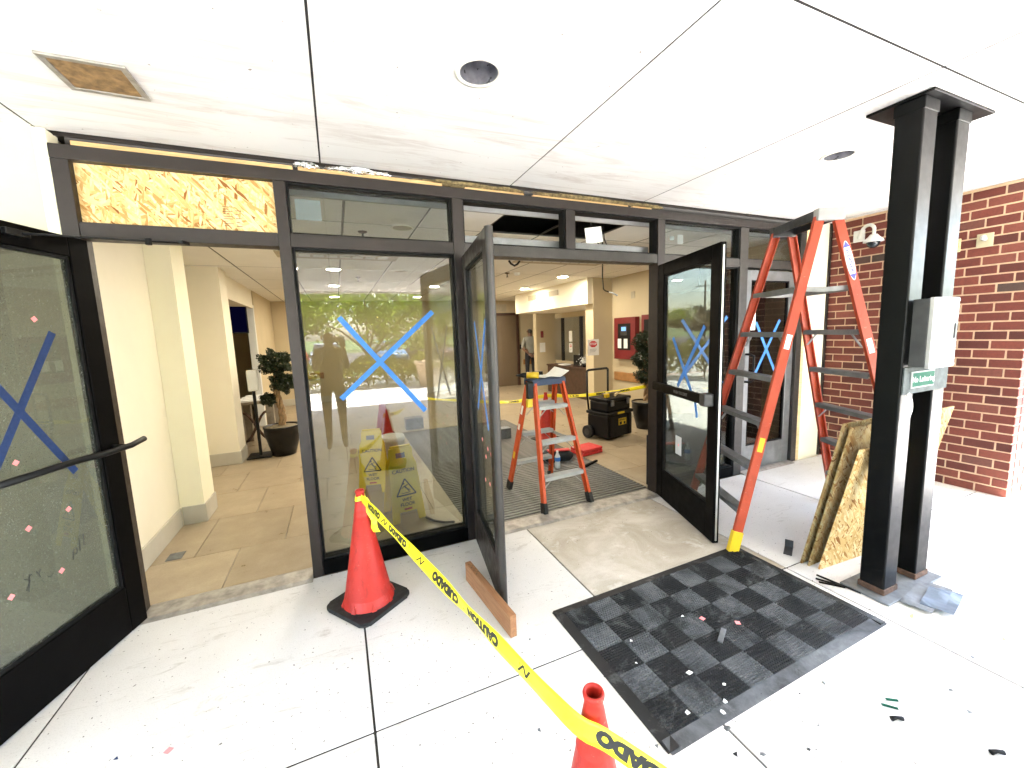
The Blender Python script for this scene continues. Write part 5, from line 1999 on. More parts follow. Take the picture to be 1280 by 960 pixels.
def build_signs_and_bits():
    floor_sign((0.44, 3.60, 0), 0.15, 'yellow wet floor sign standing nearer the glass, triangle and lettering in black')
    floor_sign((0.26, 4.42, 0), -0.2, 'yellow wet floor sign behind the other one, in front of a white bucket')
    t = thing('bucket', 'white plastic bucket behind the yellow floor signs', 'bucket', (0.55, 5.2, 0))
    bm = BM()
    add_lathe(bm, [(0, 0.001), (0.125, 0.001), (0.148, 0.30), (0.155, 0.30), (0.155, 0.33), (0.15, 0.36), (0.143, 0.36), (0.12, 0.02), (0, 0.02)], 32)
    obj('shell', bm, 'white_plastic', t)
    bm = BM()
    add_tube(bm, [V(0.155 * math.cos(a), -0.02 - 0.17 * math.sin(a) * 0.9, 0.33 - 0.17 * math.sin(a)) for a in [PI * k / 12 for k in range(13)]], 0.003, 6)
    obj('handle', bm, 'alu', t)
    # wood wedge under the middle door
    t = thing('timber_block', 'reddish timber block wedged under the middle door', 'timber', (0.70, 2.10, 0), R(-84))
    boxo('beam', -0.30, 0.30, -0.019, 0.019, 0.001, 0.125, 'block_wood', t, 0.003)
    bm = BM()
    for k in range(8):
        add_tube(bm, [(-0.28 + k * 0.02, (-1) ** k * 0.009, 0.1255), (-0.28 + k * 0.02, (-1) ** k * 0.009, 0.1275)], 0.003, 6)
    obj('nail', bm, 'ink', t)
    # toolbox
    t = thing('rolling_toolbox', 'black stacked rolling toolbox with raised handle and yellow labels', 'toolbox', (3.68, 4.90, 0), R(12))
    boxo('chest', -0.27, 0.27, -0.20, 0.20, 0.03, 0.36, 'black_plastic', t, 0.02)
    boxo('chest_lid', -0.285, 0.285, -0.215, 0.215, 0.362, 0.41, 'black_plastic', t, 0.015)
    boxo('upper_case', -0.25, 0.25, -0.18, 0.17, 0.412, 0.56, 'black_plastic', t, 0.02)
    boxo('upper_lid', -0.26, 0.26, -0.19, 0.18, 0.562, 0.61, 'black_plastic', t, 0.012)
    for x in (-0.17, 0.17):
        boxo('latch', x - 0.03, x + 0.03, -0.212, -0.1905, 0.50, 0.585, 'grey_alu', t, 0.004)
    for x in (-0.20, 0.20):
        boxo('rib', x - 0.03, x + 0.03, -0.214, -0.2005, 0.05, 0.35, 'black_plastic', t, 0.006)
    lb = boxo('label_plate', -0.075, 0.075, -0.2165, -0.2155, 0.372, 0.402, 'yellow_plastic', t)
    lb = boxo('label_plate', -0.04, 0.13, -0.2035, -0.2005, 0.20, 0.30, 'yellow_plastic', t)
    lettering('label_lettering', 'DEWALT', 0.036, (0.045, -0.2040, 0.275), (1, 0, 0), (0, 0, 1), 'ink', lb, 0.001)
    boxo('label_mark', -0.02, 0.03, -0.2042, -0.2036, 0.208, 0.25, 'ink', lb)
    boxo('label_mark', 0.07, 0.11, -0.2042, -0.2036, 0.208, 0.245, 'ink', lb)
    for s in (-1, 1):
        w_ = None
        bm = BM()
        add_tube(bm, [(s * 0.23, 0.20, 0.36), (s * 0.23, 0.235, 0.62), (s * 0.23, 0.235, 0.98)], 0.016, 8)
        obj('handle_rod', bm, 'black_plastic', t)
    bm = BM()
    add_tube(bm, [(-0.23, 0.235, 0.98), (-0.20, 0.235, 1.0), (0.20, 0.235, 1.0), (0.23, 0.235, 0.98)], 0.018, 10)
    obj('handle_grip', bm, 'black_rubber', t)
    for s in (-1, 1):
        bm = BM()
        add_tube(bm, [(s * 0.29, 0.14, 0.095), (s * 0.345, 0.14, 0.095)], 0.095, 24)
        wv = obj('wheel', bm, 'black_rubber', t)
        bm = BM()
        add_tube(bm, [(s * 0.287 + (s > 0) * 0.060, 0.14, 0.095), (s * 0.287 + (0.063 if s > 0 else -0.062), 0.14, 0.095)], 0.05, 18)
        obj('hub', bm, 'alu_dark', wv)
    # loose tools on top
    t2 = thing('hand_tools', 'loose hand tools heaped on top of the black toolbox', 'tools', (3.68, 4.90, 0.6115), R(12))
    for i, (a, b, r, m) in enumerate((((-0.18, -0.05, 0.02), (0.12, 0.06, 0.025), 0.016, 'black_plastic'), ((-0.05, 0.1, 0.02), (0.2, -0.05, 0.05), 0.014, 'grey_wood'), ((0.0, -0.1, 0.02), (0.16, -0.02, 0.03), 0.018, 'stud_wood'))):
        bm = BM()
        add_tube(bm, [a, V(*a).lerp(V(*b), 0.6), b], [r, r * 1.15, r * 0.7], 10)
        obj('tool', bm, m, t2)
    boxo('tape_measure', -0.20, -0.13, -0.12, -0.06, 0.001, 0.06, 'yellow_plastic', t2, 0.01)
    # red case and bag
    t = thing('tool_case', 'flat red plastic tool case on the lobby floor beside the grille', 'tool case', (2.90, 4.36, 0), R(10))
    boxo('lower_shell', -0.17, 0.17, -0.13, 0.13, 0.001, 0.045, 'case_red', t, 0.012)
    boxo('upper_shell', -0.168, 0.168, -0.128, 0.128, 0.0455, 0.085, 'case_red', t, 0.012)
    for x in (-0.08, 0.08):
        boxo('latch', x - 0.02, x + 0.02, -0.137, -0.1305, 0.03, 0.06, 'case_red', t, 0.002)
    t = thing('tool_bag', 'black and red soft tool bag slumped on the grille behind the small ladder', 'bag', (2.40, 4.28, 0.001), R(-15))
    bm = BM()
    bmesh.ops.create_uvsphere(bm, u_segments=20, v_segments=12, radius=1)
    for v in bm.verts:
        q = v.co
        v.co = V(q.x * 0.22, q.y * 0.13, max(-0.6, q.z) * 0.085 + 0.052 + 0.008 * math.sin(q.x * 7))
    obj('body', bm, 'fabric_black', t, smooth=True)
    boxo('flap', -0.12, 0.16, -0.075, 0.0, 0.128, 0.146, 'case_red', t, 0.006)
    # water bottle
    t = thing('water_bottle', 'clear plastic water bottle on the grille', 'bottle', (2.27, 4.02, 0.001))
    bm = BM()
    add_lathe(bm, [(0, 0), (0.03, 0), (0.033, 0.01), (0.033, 0.06), (0.029, 0.075), (0.033, 0.09), (0.033, 0.135), (0.014, 0.18), (0.0125, 0.19)], 20)
    obj('shell', bm, 'clear_plastic', t, smooth=True)
    bm = BM()
    add_lathe(bm, [(0.0335, 0.085), (0.0338, 0.086), (0.0338, 0.130), (0.0335, 0.131)], 20)
    obj('wrapper', bm, 'blue_tape', t)
    bm = BM()
    add_lathe(bm, [(0.014, 0.188), (0.0145, 0.205), (0.0, 0.206)], 14)
    obj('cap', bm, 'white_plastic', t)
    # black rubber gasket scrap inside by the glass, dark bar on the grille
    bm = BM()
    add_tube(bm, [V(0.60, 3.42, 0.012), V(0.65, 3.32, 0.012), V(0.72, 3.25, 0.012), V(0.80, 3.22, 0.012)], 0.010, 8)
    tag(obj('gasket_scrap', bm, 'gasket'), 'curved black rubber gasket strip on the lobby floor by the glass', 'scrap')
    bm = BM()
    add_beam(bm, (2.28, 3.74, 0.012), (2.80, 3.99, 0.012), 0.03, 0.02, (0, 0, 1), 0.003)
    tag(obj('metal_bar', bm, 'black_frame'), 'dark metal bar lying across the edge of the floor grille', 'bar')
    o = boxo('metal_box', 2.12, 2.34, 5.55, 5.70, 0.001, 0.16, 'galvanised', None, 0.006)
    tag(o, 'small pale metal box on the grille behind the middle door', 'box')
    o = boxo('floor_plate', -1.30, -1.20, 3.62, 3.74, 0.0012, 0.004, 'galvanised', None, 0.001)
    tag(o, 'thin square grey plate lying on the tiles by the baseboard', 'plate')


def build_osb_stack():
    """sheets standing behind the columns, leaning on them"""
    specs = ((2.715, 3.55, 1.565, 1.00, 0.0), (2.725, 3.95, 1.525, 0.985, 0.012), (2.745, 3.32, 1.455, 0.86, 0.03))
    labs = ('back sheet of rough strand board leaning on the black columns', 'wide middle sheet of strand board showing past the right column', 'front sheet of bright strand board leaning against the black columns')
    for (x0, x1, yb, ln, dz), lb in zip(specs, labs):
        top_y = 1.275 + (yb - 1.455) * 0.9
        a = math.asin(min(0.9, (yb - top_y) / ln))
        bm = BM()
        n = 9
        rnd = random.Random(int(x1 * 100))
        prof = [(-(x1 - x0) / 2, 0), ((x1 - x0) / 2, 0), ((x1 - x0) / 2, ln)] + [((x1 - x0) / 2 - (x1 - x0) * k / n, ln + rnd.uniform(-0.003, 0.003)) for k in range(1, n)] + [(-(x1 - x0) / 2, ln)]
        add_prism(bm, prof, 'y', -0.0055, 0.0055)
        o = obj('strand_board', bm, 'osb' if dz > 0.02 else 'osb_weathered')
        o.location = ((x0 + x1) / 2, yb, 0.004)
        o.rotation_euler = (a, 0, 0.0 if dz < 0.02 else -0.06)
        tag(o, lb, 'board')


def build_debris():
    rnd = random.Random(21)

    def chip(x, y, z, s, m, label, nm='debris_chip', grp='broken chips scattered about the mat', flat=0.5, el=1.0):
        bm = BM()
        k = rnd.randrange(3, 6)
        pts = [(s * el * rnd.uniform(0.5, 1.0) * math.cos(2 * PI * i / k + rnd.uniform(-0.3, 0.3)), s * rnd.uniform(0.5, 1.0) * math.sin(2 * PI * i / k)) for i in range(k)]
        add_prism(bm, pts, 'z', 0, s * flat * 0.4)
        o = obj(nm, bm, m)
        o.location = (x, y, z)
        o.rotation_euler = (rnd.uniform(-0.25, 0.25), rnd.uniform(-0.25, 0.25), rnd.uniform(0, 6))
        tag(o, label, 'debris', grp)
    for x, y in ((1.70, 1.46), (1.84, 1.355), (-0.74, 1.85)):
        bm = BM()
        add_box(bm, -0.012, 0.012, -0.012, 0.012, 0, 0.0012)
        o = obj('pink_sticker', bm, 'pink_sticker')
        o.location = (x, y, 0.0165 if x > 0 else 0.003)
        o.rotation_euler = (0, 0, rnd.uniform(0, 1.5))
        tag(o, 'pink sticker fallen on the rubber mat' if x > 0 else 'pink sticker fallen on the bare pavement by the left door', 'sticker', 'fallen stickers on the rubber mat' if x > 0 else None)
    bm = BM()
    add_beam(bm, (1.64, 1.30, 0.0175), (1.735, 1.355, 0.0175), 0.024, 0.006, (0, 0, 1), 0.001)
    tag(obj('plastic_strip', bm, 'galvanised'), 'short grey green plastic strip on the checkered mat', 'debris')
    for x, y, s in ((1.36, 1.23, 0.018), (1.33, 1.03, 0.013), (1.20, 1.09, 0.012), (1.38, 1.06, 0.014), (1.62, 1.52, 0.010), (1.25, 1.50, 0.011), (1.18, 1.38, 0.010), (1.45, 1.12, 0.010)):
        chip(x, y, 0.0165, s, 'paper', 'pale broken chip lying on the checkered mat', grp='pale chips on the checkered mat')
    for x, y, s in ((1.30, 0.985, 0.024), (1.24, 0.90, 0.022), (1.33, 0.86, 0.016), (1.05, 1.22, 0.020), (1.0, 1.05, 0.014), (0.62, 1.30, 0.016), (0.70, 1.12, 0.013), (1.5, 0.80, 0.012), (1.63, 0.84, 0.012), (1.86, 0.95, 0.012), (1.94, 1.05, 0.014), (1.71, 0.96, 0.010), (2.30, 0.70, 0.013), (2.62, 0.74, 0.016), (2.23, 0.62, 0.014), (2.10, 0.51, 0.014), (0.8, 1.75, 0.010)):
        chip(x, y, 0.002, s * 0.75, rnd.choice(('galvanised', 'alu_dark', 'galvanised')), 'small dark chip of debris on the concrete near the mat', grp='dark chips on the concrete')
    for a, b in (((1.955, 0.785), (1.99, 0.745)), ((2.0, 0.79), (2.035, 0.765))):
        bm = BM()
        add_beam(bm, (a[0], a[1], 0.006), (b[0], b[1], 0.006), 0.008, 0.005, (0, 0, 1))
        tag(obj('green_splinter', bm, 'green_sign'), 'dark green plastic splinter on the concrete right of the mat', 'debris', 'green splinters on the concrete')
    for x, y in ((1.93, 0.725), (2.09, 0.505)):
        bm = BM()
        add_tube(bm, [V(x - 0.02, y + 0.008, 0.009), V(x, y, 0.012), V(x + 0.02, y - 0.012, 0.009)], [0.009, 0.006, 0.008], 8)
        tag(obj('anchor_bolt', bm, 'gasket'), 'black bolt lying on the concrete right of the mat', 'bolt', 'loose bolts on the concrete')
    # strips and a bent bracket near the column
    for a, b, m in (((2.62, 1.42), (2.70, 1.27), 'gasket'), ((2.665, 1.44), (2.70, 1.22), 'gasket'), ((2.60, 1.39), (2.68, 1.29), 'black_frame')):
        bm = BM()
        add_beam(bm, (a[0], a[1], 0.006), (b[0], b[1], 0.006), 0.012, 0.006, (0, 0, 1))
        tag(obj('rubber_strip', bm, m), 'thin black rubber strip on the pavement between mat and column', 'scrap', 'black strips by the column')
    t = thing('metal_bracket', 'bent dark metal bracket lying on the pavement by the strand boards', 'bracket', (2.80, 1.70, 0.001), 0.5)
    boxo('plate', -0.07, 0.05, -0.025, 0.025, 0.001, 0.008, 'alu_dark', t, 0.001)
    boxo('upright', 0.05, 0.06, -0.025, 0.025, 0.001, 0.055, 'alu_dark', t, 0.001)
    boxo('tab', 0.0605, 0.09, -0.02, 0.02, 0.03, 0.037, 'alu_dark', t, 0.001)
    bm = BM()
    add_tube(bm, [V(-1.30, 1.90, 0.01), V(-1.28, 1.895, 0.012)], 0.016, 10)
    tag(obj('rubber_stop', bm, 'gasket'), 'small black rubber stop on the pavement under the left door', 'door stop')
    chip(-0.92, 1.90, 0.002, 0.011, 'blue_tape_dark', 'scrap of dark blue tape on the bare pavement', nm='tape_scrap', grp=None)
    for x, y in ((2.72, 1.0), (2.92, 0.72), (3.7, 1.02)):
        chip(x, y, 0.002, 0.016, 'stud_wood', 'dry tan leaf fragment on the concrete beyond the column', nm='leaf_fragment', grp='leaf fragments on the concrete', flat=0.2, el=1.8)
    # fine grit nobody could count
    bm = BM()
    for k in range(420):
        x, y = rnd.uniform(-0.9, 3.4), rnd.uniform(0.45, 2.8)
        s = rnd.uniform(0.0012, 0.0042)
        if k % 3 == 0:
            x, y = rnd.gauss(1.5, 0.5), rnd.gauss(1.0, 0.3)
        if k % 7 == 0:
            x, y = rnd.gauss(1.9, 0.4), rnd.gauss(2.6, 0.15)
        z = 0.0165 if (1.02 < x < 2.52 and 1.02 < y < 1.88) else 0.002
        a = rnd.uniform(0, 6)
        vs = [bm.verts.new((x + s * math.cos(a + q), y + s * 0.7 * math.sin(a + q), z)) for q in (0, 2.1, 4.2)]
        ap = bm.verts.new((x, y, z + s * 0.8))
        bm.faces.new(vs)
        for i in range(3):
            bm.faces.new((vs[i], vs[(i + 1) % 3], ap))
    o = stuff(obj('grit', bm, 'alu_dark'))
    tag(o, 'fine dark grit and crumbs strewn over the pavement and mat', 'grit')


# ================================================================== PEOPLE
def person(loc, rotz, label, joints, shirt, trouser, skinm, hairm='hair', shoe='shoe', sleeve=True, scale=1.0):
    """one continuous skinned figure; joints overrides the default standing pose (metres, facing -y)"""
    J = dict(pelvis=(0, 0, 0.96), belly=(0, 0.0, 1.10), chest=(0, 0.005, 1.34), neck0=(0, 0.02, 1.47), neck=(0, 0.01, 1.535), head=(0, -0.012, 1.62), crown=(0, -0.005, 1.70),
             hipL=(0.095, 0, 0.92), kneeL=(0.10, -0.015, 0.50), ankL=(0.105, 0.02, 0.09), toeL=(0.115, -0.15, 0.035),
             hipR=(-0.095, 0, 0.92), kneeR=(-0.10, -0.015, 0.50), ankR=(-0.105, 0.02, 0.09), toeR=(-0.115, -0.15, 0.035),
             shL=(0.175, 0.01, 1.42), elL=(0.235, 0.03, 1.14), wrL=(0.25, -0.04, 0.89), shR=(-0.175, 0.01, 1.42), elR=(-0.235, 0.03, 1.14), wrR=(-0.25, -0.04, 0.89))
    J.update(joints)
    fw = V(*J.pop('face', (0, -1, 0))).normalized()
    rad = dict(pelvis=(0.15, 0.115), belly=(0.145, 0.11), chest=(0.165, 0.12), neck0=(0.075, 0.07), neck=(0.055, 0.058), head=(0.078, 0.095), crown=(0.068, 0.085),
               hip=(0.088, 0.09), knee=(0.058, 0.062), ank=(0.042, 0.045), toe=(0.038, 0.032), sh=(0.062, 0.062), el=(0.043, 0.043), wr=(0.029, 0.026))
    edges = [('pelvis', 'belly'), ('belly', 'chest'), ('chest', 'neck0'), ('neck0', 'neck'), ('neck', 'head'), ('head', 'crown')]
    for s in 'LR':
        edges += [('pelvis', 'hip' + s), ('hip' + s, 'knee' + s), ('knee' + s, 'ank' + s), ('ank' + s, 'toe' + s), ('chest', 'sh' + s), ('sh' + s, 'el' + s), ('el' + s, 'wr' + s)]
    names = list(J)
    me = bpy.data.meshes.new('person')
    me.from_pydata([J[n] for n in names], [(names.index(a), names.index(b)) for a, b in edges], [])
    o = bpy.data.objects.new('person', me)
    COL.objects.link(o)
    sk = o.modifiers.new('skin', 'SKIN')
    sk.use_smooth_shade = True
    for i, n in enumerate(names):
        r = rad.get(n) or rad[n[:-1]]
        me.skin_vertices[0].data[i].radius = r
        me.skin_vertices[0].data[i].use_root = n == 'pelvis'
    ss = o.modifiers.new('sub', 'SUBSURF')
    ss.levels = 2
    ss.render_levels = 2
    dg = bpy.context.evaluated_depsgraph_get()
    dg.update()
    em = bpy.data.meshes.new_from_object(o.evaluated_get(dg))
    bpy.data.objects.remove(o)
    bm = BM()
    bm.from_mesh(em)
    # hands with five fingers, nose and ears grown onto the same mesh
    for s, sg in (('L', 1), ('R', -1)):
        wr, el = V(*J['wr' + s]), V(*J['el' + s])
        d = (wr - el).normalized()
        side, up = frame_of(d, (0, -1, 0.001) if abs(d.y) < 0.9 else (0, 0, 1))
        pc = wr + d * 0.045
        add_beam(bm, wr - d * 0.01, wr + d * 0.085, 0.075, 0.028, up, 0.009)
        for k, (off, ln) in enumerate(((-0.03, 0.062), (-0.010, 0.076), (0.010, 0.070), (0.029, 0.055))):
            b0 = wr + d * 0.078 + side * off
            curl = -up
            add_tube(bm, [b0, b0 + d * ln * 0.45 + curl * 0.006, b0 + d * ln * 0.75 + curl * 0.022, b0 + d * ln * 0.88 + curl * 0.04], [0.0095, 0.009, 0.008, 0.006], 6)
        tb = wr + d * 0.025 + side * 0.036
        add_tube(bm, [tb, tb + side * 0.022 + d * 0.022, tb + side * 0.03 + d * 0.05], [0.012, 0.011, 0.008], 6)
    hd = V(*J['head'])
    sd = fw.cross(V(0, 0, 1)).normalized()
    add_tube(bm, [hd + fw * 0.080 + V(0, 0, 0.035), hd + fw * 0.108 + V(0, 0, -0.008), hd + fw * 0.085 + V(0, 0, -0.018)], [0.008, 0.016, 0.010], 8)
    for sg in (-1, 1):
        e = hd + sd * sg * 0.080 + V(0, 0, 0.005)
        add_tube(bm, [e + V(0, 0, -0.03), e + sd * sg * 0.012, e + V(0, 0, 0.03)], [0.008, 0.014, 0.009], 8)
    bmesh.ops.recalc_face_normals(bm, faces=bm.faces)
    em.clear_geometry()
    bm.to_mesh(em)
    bm.free()
    em.materials.clear()
    for m in (shirt, trouser, skinm, hairm, shoe):
        em.materials.append(MATS[m])
    seg = []
    for a, b in edges:
        k = a[:-1] if a[-1] in 'LR' else a
        mi = {'pelvis': 1, 'hip': 1, 'knee': 1, 'ank': 4, 'sh': 0, 'el': 2, 'neck0': 2, 'neck': 2, 'head': 2}.get(k, 0)
        if a == 'pelvis' and b == 'belly':
            mi = 0
        if a == 'el' + a[-1] and sleeve == 'long':
            mi = 0
        if a == 'chest' and b == 'neck0':
            mi = 0
        seg.append((V(*J[a]), V(*J[b]), mi))
    for p in em.polygons:
        c = p.center
        best = None
        for a, b, mi in seg:
            ab = b - a
            t = max(0, min(1, (c - a).dot(ab) / max(1e-9, ab.dot(ab))))
            dd = (c - (a + ab * t)).length
            if best is None or dd < best[0]:
                best = (dd, mi, a, b)
        mi = best[1]
        rel = c - hd
        if c.z > hd.z - 0.07 and rel.length < 0.2:
            mi = 2
            if rel.z > 0.065 or (rel.dot(fw) < -0.01 and rel.z > -0.045):
                mi = 3
        p.material_index = mi
        p.use_smooth = True
    o = bpy.data.objects.new('person', em)
    COL.objects.link(o)
    o.location = loc
    o.rotation_euler = (0, 0, rotz)
    o.scale = (scale,) * 3
    return tag(o, label, 'person')


def build_people():
    # man in the lobby, seen from behind with hands clasped at his back
    person((5.22, 10.72, 0.0), R(170), 'person in grey shirt and dark trousers standing at the back of the lobby', dict(
        elL=(0.27, 0.12, 1.15), wrL=(0.09, 0.20, 0.98), elR=(-0.27, 0.12, 1.15), wrR=(-0.09, 0.20, 0.97), face=(0.5, -0.85, 0)), 'shirt_grey', 'trouser_dark', 'skin_dark', scale=1.0)
    # whoever takes the picture, mirrored in the glass
    ph = person((-0.10, -0.56, 0.0), R(180), 'person in dark top raising a phone, mirrored in the taped glass', dict(
        elL=(0.20, -0.20, 1.18), wrL=(0.02, -0.40, 1.50), elR=(-0.22, -0.18, 1.18), wrR=(-0.18, -0.40, 1.50)), 'shirt_dark', 'trouser_dark', 'skin_dark', sleeve='long')
    t = thing('mobile_phone', 'black phone held up by the person in the dark top', 'phone', (0.0, -0.055, 1.585))
    boxo('body', -0.075, 0.075, -0.008, 0.008, -0.036, 0.036, 'black_plastic', t, 0.003)
    boxo('screen', -0.072, 0.072, -0.0088, -0.0082, -0.033, 0.033, 'car_glass', t)
    person((-0.85, -3.9, 0.0), R(150), 'person in red shirt and jeans standing under the canopy edge', dict(
        elL=(0.27, -0.05, 1.15), wrL=(0.12, -0.22, 1.05), elR=(-0.27, -0.05, 1.15), wrR=(-0.10, -0.22, 1.05)), 'shirt_red', 'denim', 'skin_dark')


# ================================================================== OUTSIDE, BEHIND THE CAMERA
def tree(loc, h, cr, label, leafm, seed, nleaf, lean=0.0, group='trees behind the drive', lsize=0.10, low=9.0):
    rnd = random.Random(seed)
    t = thing('tree', label, 'tree', loc, 0, group)
    bm = BM()
    base = min(h * 0.30, low)
    trunk = [V(lean * k / 4 * 0.5 + rnd.uniform(-0.04, 0.04), rnd.uniform(-0.05, 0.05), base * k / 4 - 0.15 * (k == 0)) for k in range(5)]
    r0 = 0.035 * h * 0.55
    add_tube(bm, trunk, [r0 * (1 - 0.08 * k) for k in range(5)], 10)
    tips = []
    for i in range(7):
        a = i * 0.9 + rnd.uniform(-0.3, 0.3)
        ln = cr * rnd.uniform(0.75, 1.05)
        p0 = trunk[-1] - V(0, 0, rnd.uniform(0, base * 0.25))
        zt = max(base * 1.1, h * rnd.uniform(0.30, 0.92))
        p3 = V(p0.x + ln * math.cos(a), p0.y + ln * math.sin(a), zt)
        p1 = p0.lerp(p3, 0.35) + V(0, 0, h * 0.06)
        p2 = p0.lerp(p3, 0.7) + V(0, 0, h * 0.05)
        add_tube(bm, [p0, p1, p2, p3], [r0 * 0.5, r0 * 0.34, r0 * 0.2, r0 * 0.06], 7)
        tips += [p1.lerp(p2, 0.5), p2, p2.lerp(p3, 0.5), p3]
        for q in range(2):
            b = p2 + V(rnd.gauss(0, cr * 0.3), rnd.gauss(0, cr * 0.3), rnd.uniform(0.0, h * 0.14))
            add_tube(bm, [p1.lerp(p2, 0.6), b.lerp(p2, 0.4) + V(0, 0, 0.1), b], [r0 * 0.18, r0 * 0.1, r0 * 0.03], 5)
            tips.append(b)
    obj('trunk', bm, 'bark', t, smooth=True)
    bm = BM()
    pts = []
    for i in range(nleaf):
        c = rnd.choice(tips)
        pts.append(c + V(rnd.gauss(0, cr * 0.17), rnd.gauss(0, cr * 0.17), rnd.gauss(0, h * 0.045)))
    leaf_cloud(bm, pts, lsize, rnd)
    stuff(obj('crown', bm, leafm, t))


def hedge(p0, p1, w, h, label, seed, n):
    rnd = random.Random(seed)
    p0, p1 = Vector(p0), Vector(p1)
    t = thing('hedge', label, 'hedge', ((p0.x + p1.x) / 2, (p0.y + p1.y) / 2, -0.1))
    O = V((p0.x + p1.x) / 2, (p0.y + p1.y) / 2, -0.1)
    d = (p1 - p0)
    L = d.length
    d.normalize()
    s = V(-d.y, d.x, 0)
    bm = BM()
    pts = []
    for i in range(n):
        u = rnd.uniform(0, L)
        hh = h * (0.85 + 0.22 * math.sin(u * 2.1 + seed) * math.sin(u * 0.9) + 0.06 * math.sin(u * 7))
        a = rnd.uniform(0, PI)
        q = rnd.uniform(0.72, 1.03)
        pts.append(p0 + d * u + s * (w / 2 * math.cos(a) * q) + V(0, 0, 0.1 + hh * (abs(math.sin(a)) ** 0.6) * q) - O)
    leaf_cloud(bm, pts, 0.075, rnd)
    stuff(obj('foliage', bm, 'leaf_hedge', t))
    bm = BM()
    for k in range(int(L / 0.6)):
        q = p0 + d * (0.3 + k * 0.6) - O
        for j in range(3):
            add_tube(bm, [q + V(0, 0, 0), q + V(rnd.uniform(-.2, .2), rnd.uniform(-.2, .2), h * 0.7)], [0.02, 0.006], 5)
    obj('stems', bm, 'bark', t)


def car(loc, rotz, label, paint, van=False):
    t = thing('parked_car', label, 'van' if van else 'car', loc, rotz, None)
    hw = 0.9
    if van:
        body = [(-2.4, 0.35), (2.4, 0.35), (2.45, 0.9), (1.9, 1.15), (1.35, 1.95), (-2.3, 2.0), (-2.45, 1.2)]
        cab = [(1.75, 1.18), (1.28, 1.88), (-2.1, 1.9), (-2.2, 1.25)]
    else:
        body = [(-2.25, 0.32), (2.2, 0.32), (2.28, 0.62), (2.1, 0.78), (1.0, 0.95), (-1.5, 0.98), (-2.2, 0.92), (-2.3, 0.6)]
        cab = [(1.05, 0.93), (0.35, 1.42), (-0.95, 1.45), (-1.75, 0.97)]
    bm = BM()
    add_prism(bm, body, 'y', -hw, hw)
    bmesh.ops.bevel(bm, geom=list(bm.edges), offset=0.07, segments=2, affect='EDGES')
    obj('body', bm, paint, t, smooth=True)
    bm = BM()
    if van:
        add_prism(bm, cab, 'y', -hw - 0.004, hw + 0.004)
        obj('window_band', bm, 'car_glass', t)
    else:
        add_prism(bm, cab, 'y', -hw + 0.12, hw - 0.12)
        for v in bm.verts:
            if v.co.z > 1.3:
                v.co.y *= 0.86
        obj('cabin_glass', bm, 'car_glass', t)
        bm = BM()
        add_prism(bm, [(0.36, 1.425), (-0.96, 1.455), (-0.9, 1.48), (0.3, 1.46)], 'y', -hw + 0.21, hw - 0.21)
        obj('roof', bm, paint, t)
    for x in (-1.4, 1.4):
        for s in (-1, 1):
            bm = BM()
            add_tube(bm, [(x, s * (hw - 0.2), 0.32), (x, s * (hw + 0.01), 0.32)], 0.32, 20)
            w = obj('wheel', bm, 'black_rubber', t)
            bm = BM()
            add_tube(bm, [(x, s * (hw + 0.011), 0.32), (x, s * (hw + 0.018), 0.32)], 0.2, 16)
            obj('rim', bm, 'alu', w)
    for s in (-1, 1):
        boxo('tail_light', -2.335, -2.22, s * 0.62 - 0.16, s * 0.62 + 0.16, 0.66, 0.84, 'tail_red', t, 0.02)
        boxo('headlight', 2.16, 2.29, s * 0.62 - 0.16, s * 0.62 + 0.16, 0.56, 0.70, 'bulb_glass', t, 0.02)


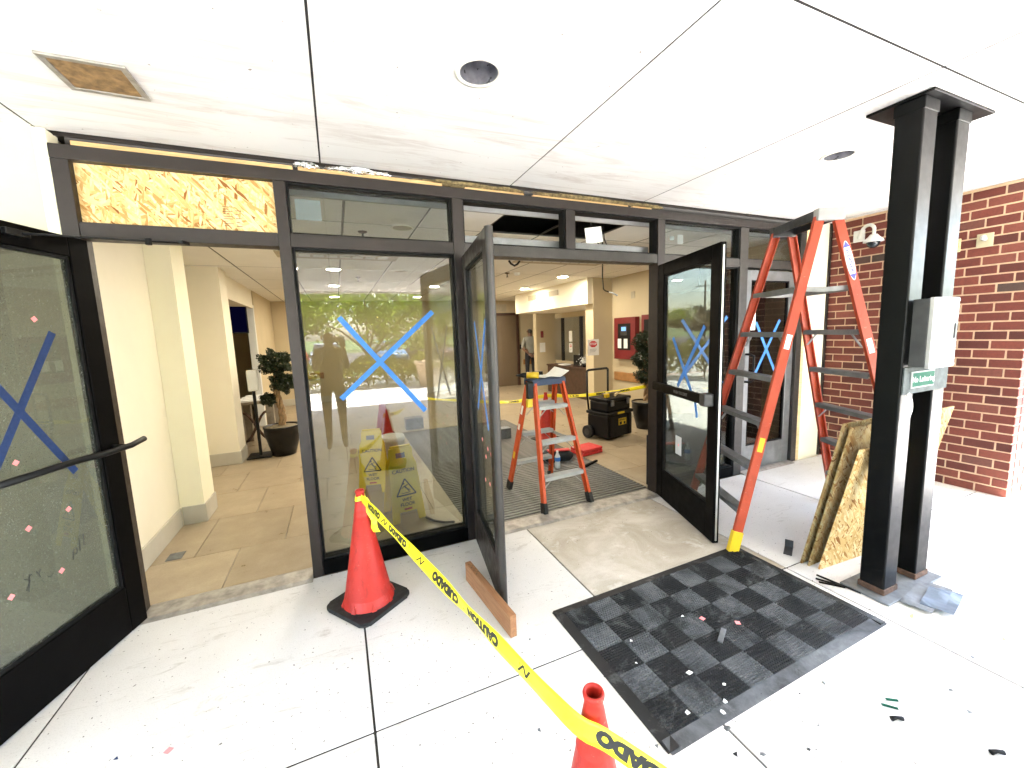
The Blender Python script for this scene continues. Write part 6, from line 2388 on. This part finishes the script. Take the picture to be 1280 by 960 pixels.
def build_outside():
    tree((0.9, -10.6, -0.1), 5.2, 2.6, 'broad bright green tree straight behind the drive', 'leaf', 1, 5200, 0.5, low=1.2)
    tree((-2.2, -13.2, -0.1), 6.0, 2.8, 'taller green tree left of the broad tree', 'leaf', 2, 5000, low=1.5)
    tree((4.3, -11.6, -0.1), 5.4, 2.5, 'leaning green tree right of the broad tree', 'leaf', 3, 5000, -0.6, low=1.2)
    tree((7.4, -13.2, -0.1), 6.0, 2.8, 'full green tree beyond the planter', 'leaf', 4, 5000, low=1.4)
    tree((-5.6, -13.5, -0.1), 7.6, 3.0, 'dark green tree behind the van', 'leaf_dark', 5, 5000)
    rnd = random.Random(77)
    for i in range(14):
        a = R(-60 + i * 5.2)
        d = rnd.uniform(42, 60)
        x, y = 4 + d * math.cos(a), 0 + d * math.sin(a)
        tree((x, y, -0.1), rnd.uniform(3.2, 4.6), rnd.uniform(2.4, 3.4), 'distant tree in the row far across the grass', rnd.choice(('leaf', 'leaf_dark', 'leaf')), 100 + i, 1600, 0, 'far tree row across the grass', 0.26)
    for i in range(7):
        x = -30 + i * 9.0 + rnd.uniform(-1, 1)
        tree((x, rnd.uniform(-58, -50), -0.1), rnd.uniform(6, 9), rnd.uniform(3, 4), 'distant tree in the row past the parking lot', rnd.choice(('leaf', 'leaf_dark')), 140 + i, 1500, 0, 'far tree row past the parking lot', 0.3)
    hedge((-1.2, -8.6, 0), (7.5, -8.4, 0), 1.3, 0.85, 'low clipped green hedge along the far side of the drive', 3, 9000)
    hedge((8.6, -6.0, 0), (13.5, 0.6, 0), 1.3, 1.36, 'taller sunlit hedge off the right end of the canopy', 5, 9000)
    t = thing('stone_planter', 'tan tapered planter with yellow leaves beside the hedge', 'planter', (2.75, -7.55, -0.05))
    bm = BM()
    add_lathe(bm, [(0, 0), (0.30, 0), (0.42, 0.75), (0.46, 0.75), (0.46, 0.85), (0.38, 0.85), (0.36, 0.7), (0, 0.7)], 28)
    obj('pot', bm, 'planter_stone', t)
    bm = BM()
    leaf_cloud(bm, [V(rnd.gauss(0, 0.18), rnd.gauss(0, 0.18), 0.9 + abs(rnd.gauss(0, 0.12))) for _ in range(500)], 0.07, rnd)
    stuff(obj('foliage', bm, 'leaf_hedge', t))
    car((5.6, -20.5, -0.10), R(75), 'maroon car parked beyond the hedge', 'car_maroon')
    car((2.9, -21.5, -0.10), R(85), 'blue car parked in the lot behind the planter', 'car_blue')
    car((-0.6, -22.0, -0.10), R(88), 'silver car parked behind the broad tree', 'car_silver')
    car((-3.2, -11.0, -0.05), R(20), 'silver van waiting at the far edge of the drive', 'car_silver', True)
    # canopy pier and more
    t = thing('canopy_pier', 'beige rendered pier carrying the front edge of the canopy', 'pier', (-1.55, -4.2, 0))
    boxo('shaft', -0.25, 0.25, -0.25, 0.25, 0, 2.55, 'planter_stone', t, 0.01)
    boxo('capital', -0.32, 0.32, -0.32, 0.32, 2.551, 2.697, 'stucco', t, 0.01)
    boxo('plinth', -0.31, 0.31, -0.31, 0.31, 0.001, 0.25, 'planter_stone', t, 0.01) if False else None
    t = thing('power_pole', 'wooden power pole with crossarm far off by the tree row', 'pole', (66, -52, -0.1))
    bm = BM()
    add_tube(bm, [(0, 0, 0), (0, 0, 10.5)], [0.22, 0.15], 10)
    obj('mast', bm, 'bark', t)
    bm = BM()
    add_beam(bm, (-1.3, -1.3, 9.4), (1.3, 1.3, 9.4), 0.14, 0.16, (0, 0, 1))
    obj('crossarm', bm, 'bark', t)


build_ground()
build_canopy()
for (cx, cy, r), lb in zip(CAN_HOLES, ('unlit can light in the canopy soffit above the checkered mat side', 'unlit can light in the soffit beside the steel columns', 'unlit can light in the soffit beyond the hatch', 'unlit can light in the soffit above the drive side', 'unlit can light in the soffit toward the drive past the columns')):
    soffit_can(cx, cy, lb)
build_hatch()
build_storefront()
build_doors()
build_header_gap()
build_outer_walls()
build_column()
build_interior_shell()
build_interior_items()
build_ladders()
build_tape_and_cones()
build_mat()
build_signs_and_bits()
build_osb_stack()
build_debris()
build_people()
build_outside()
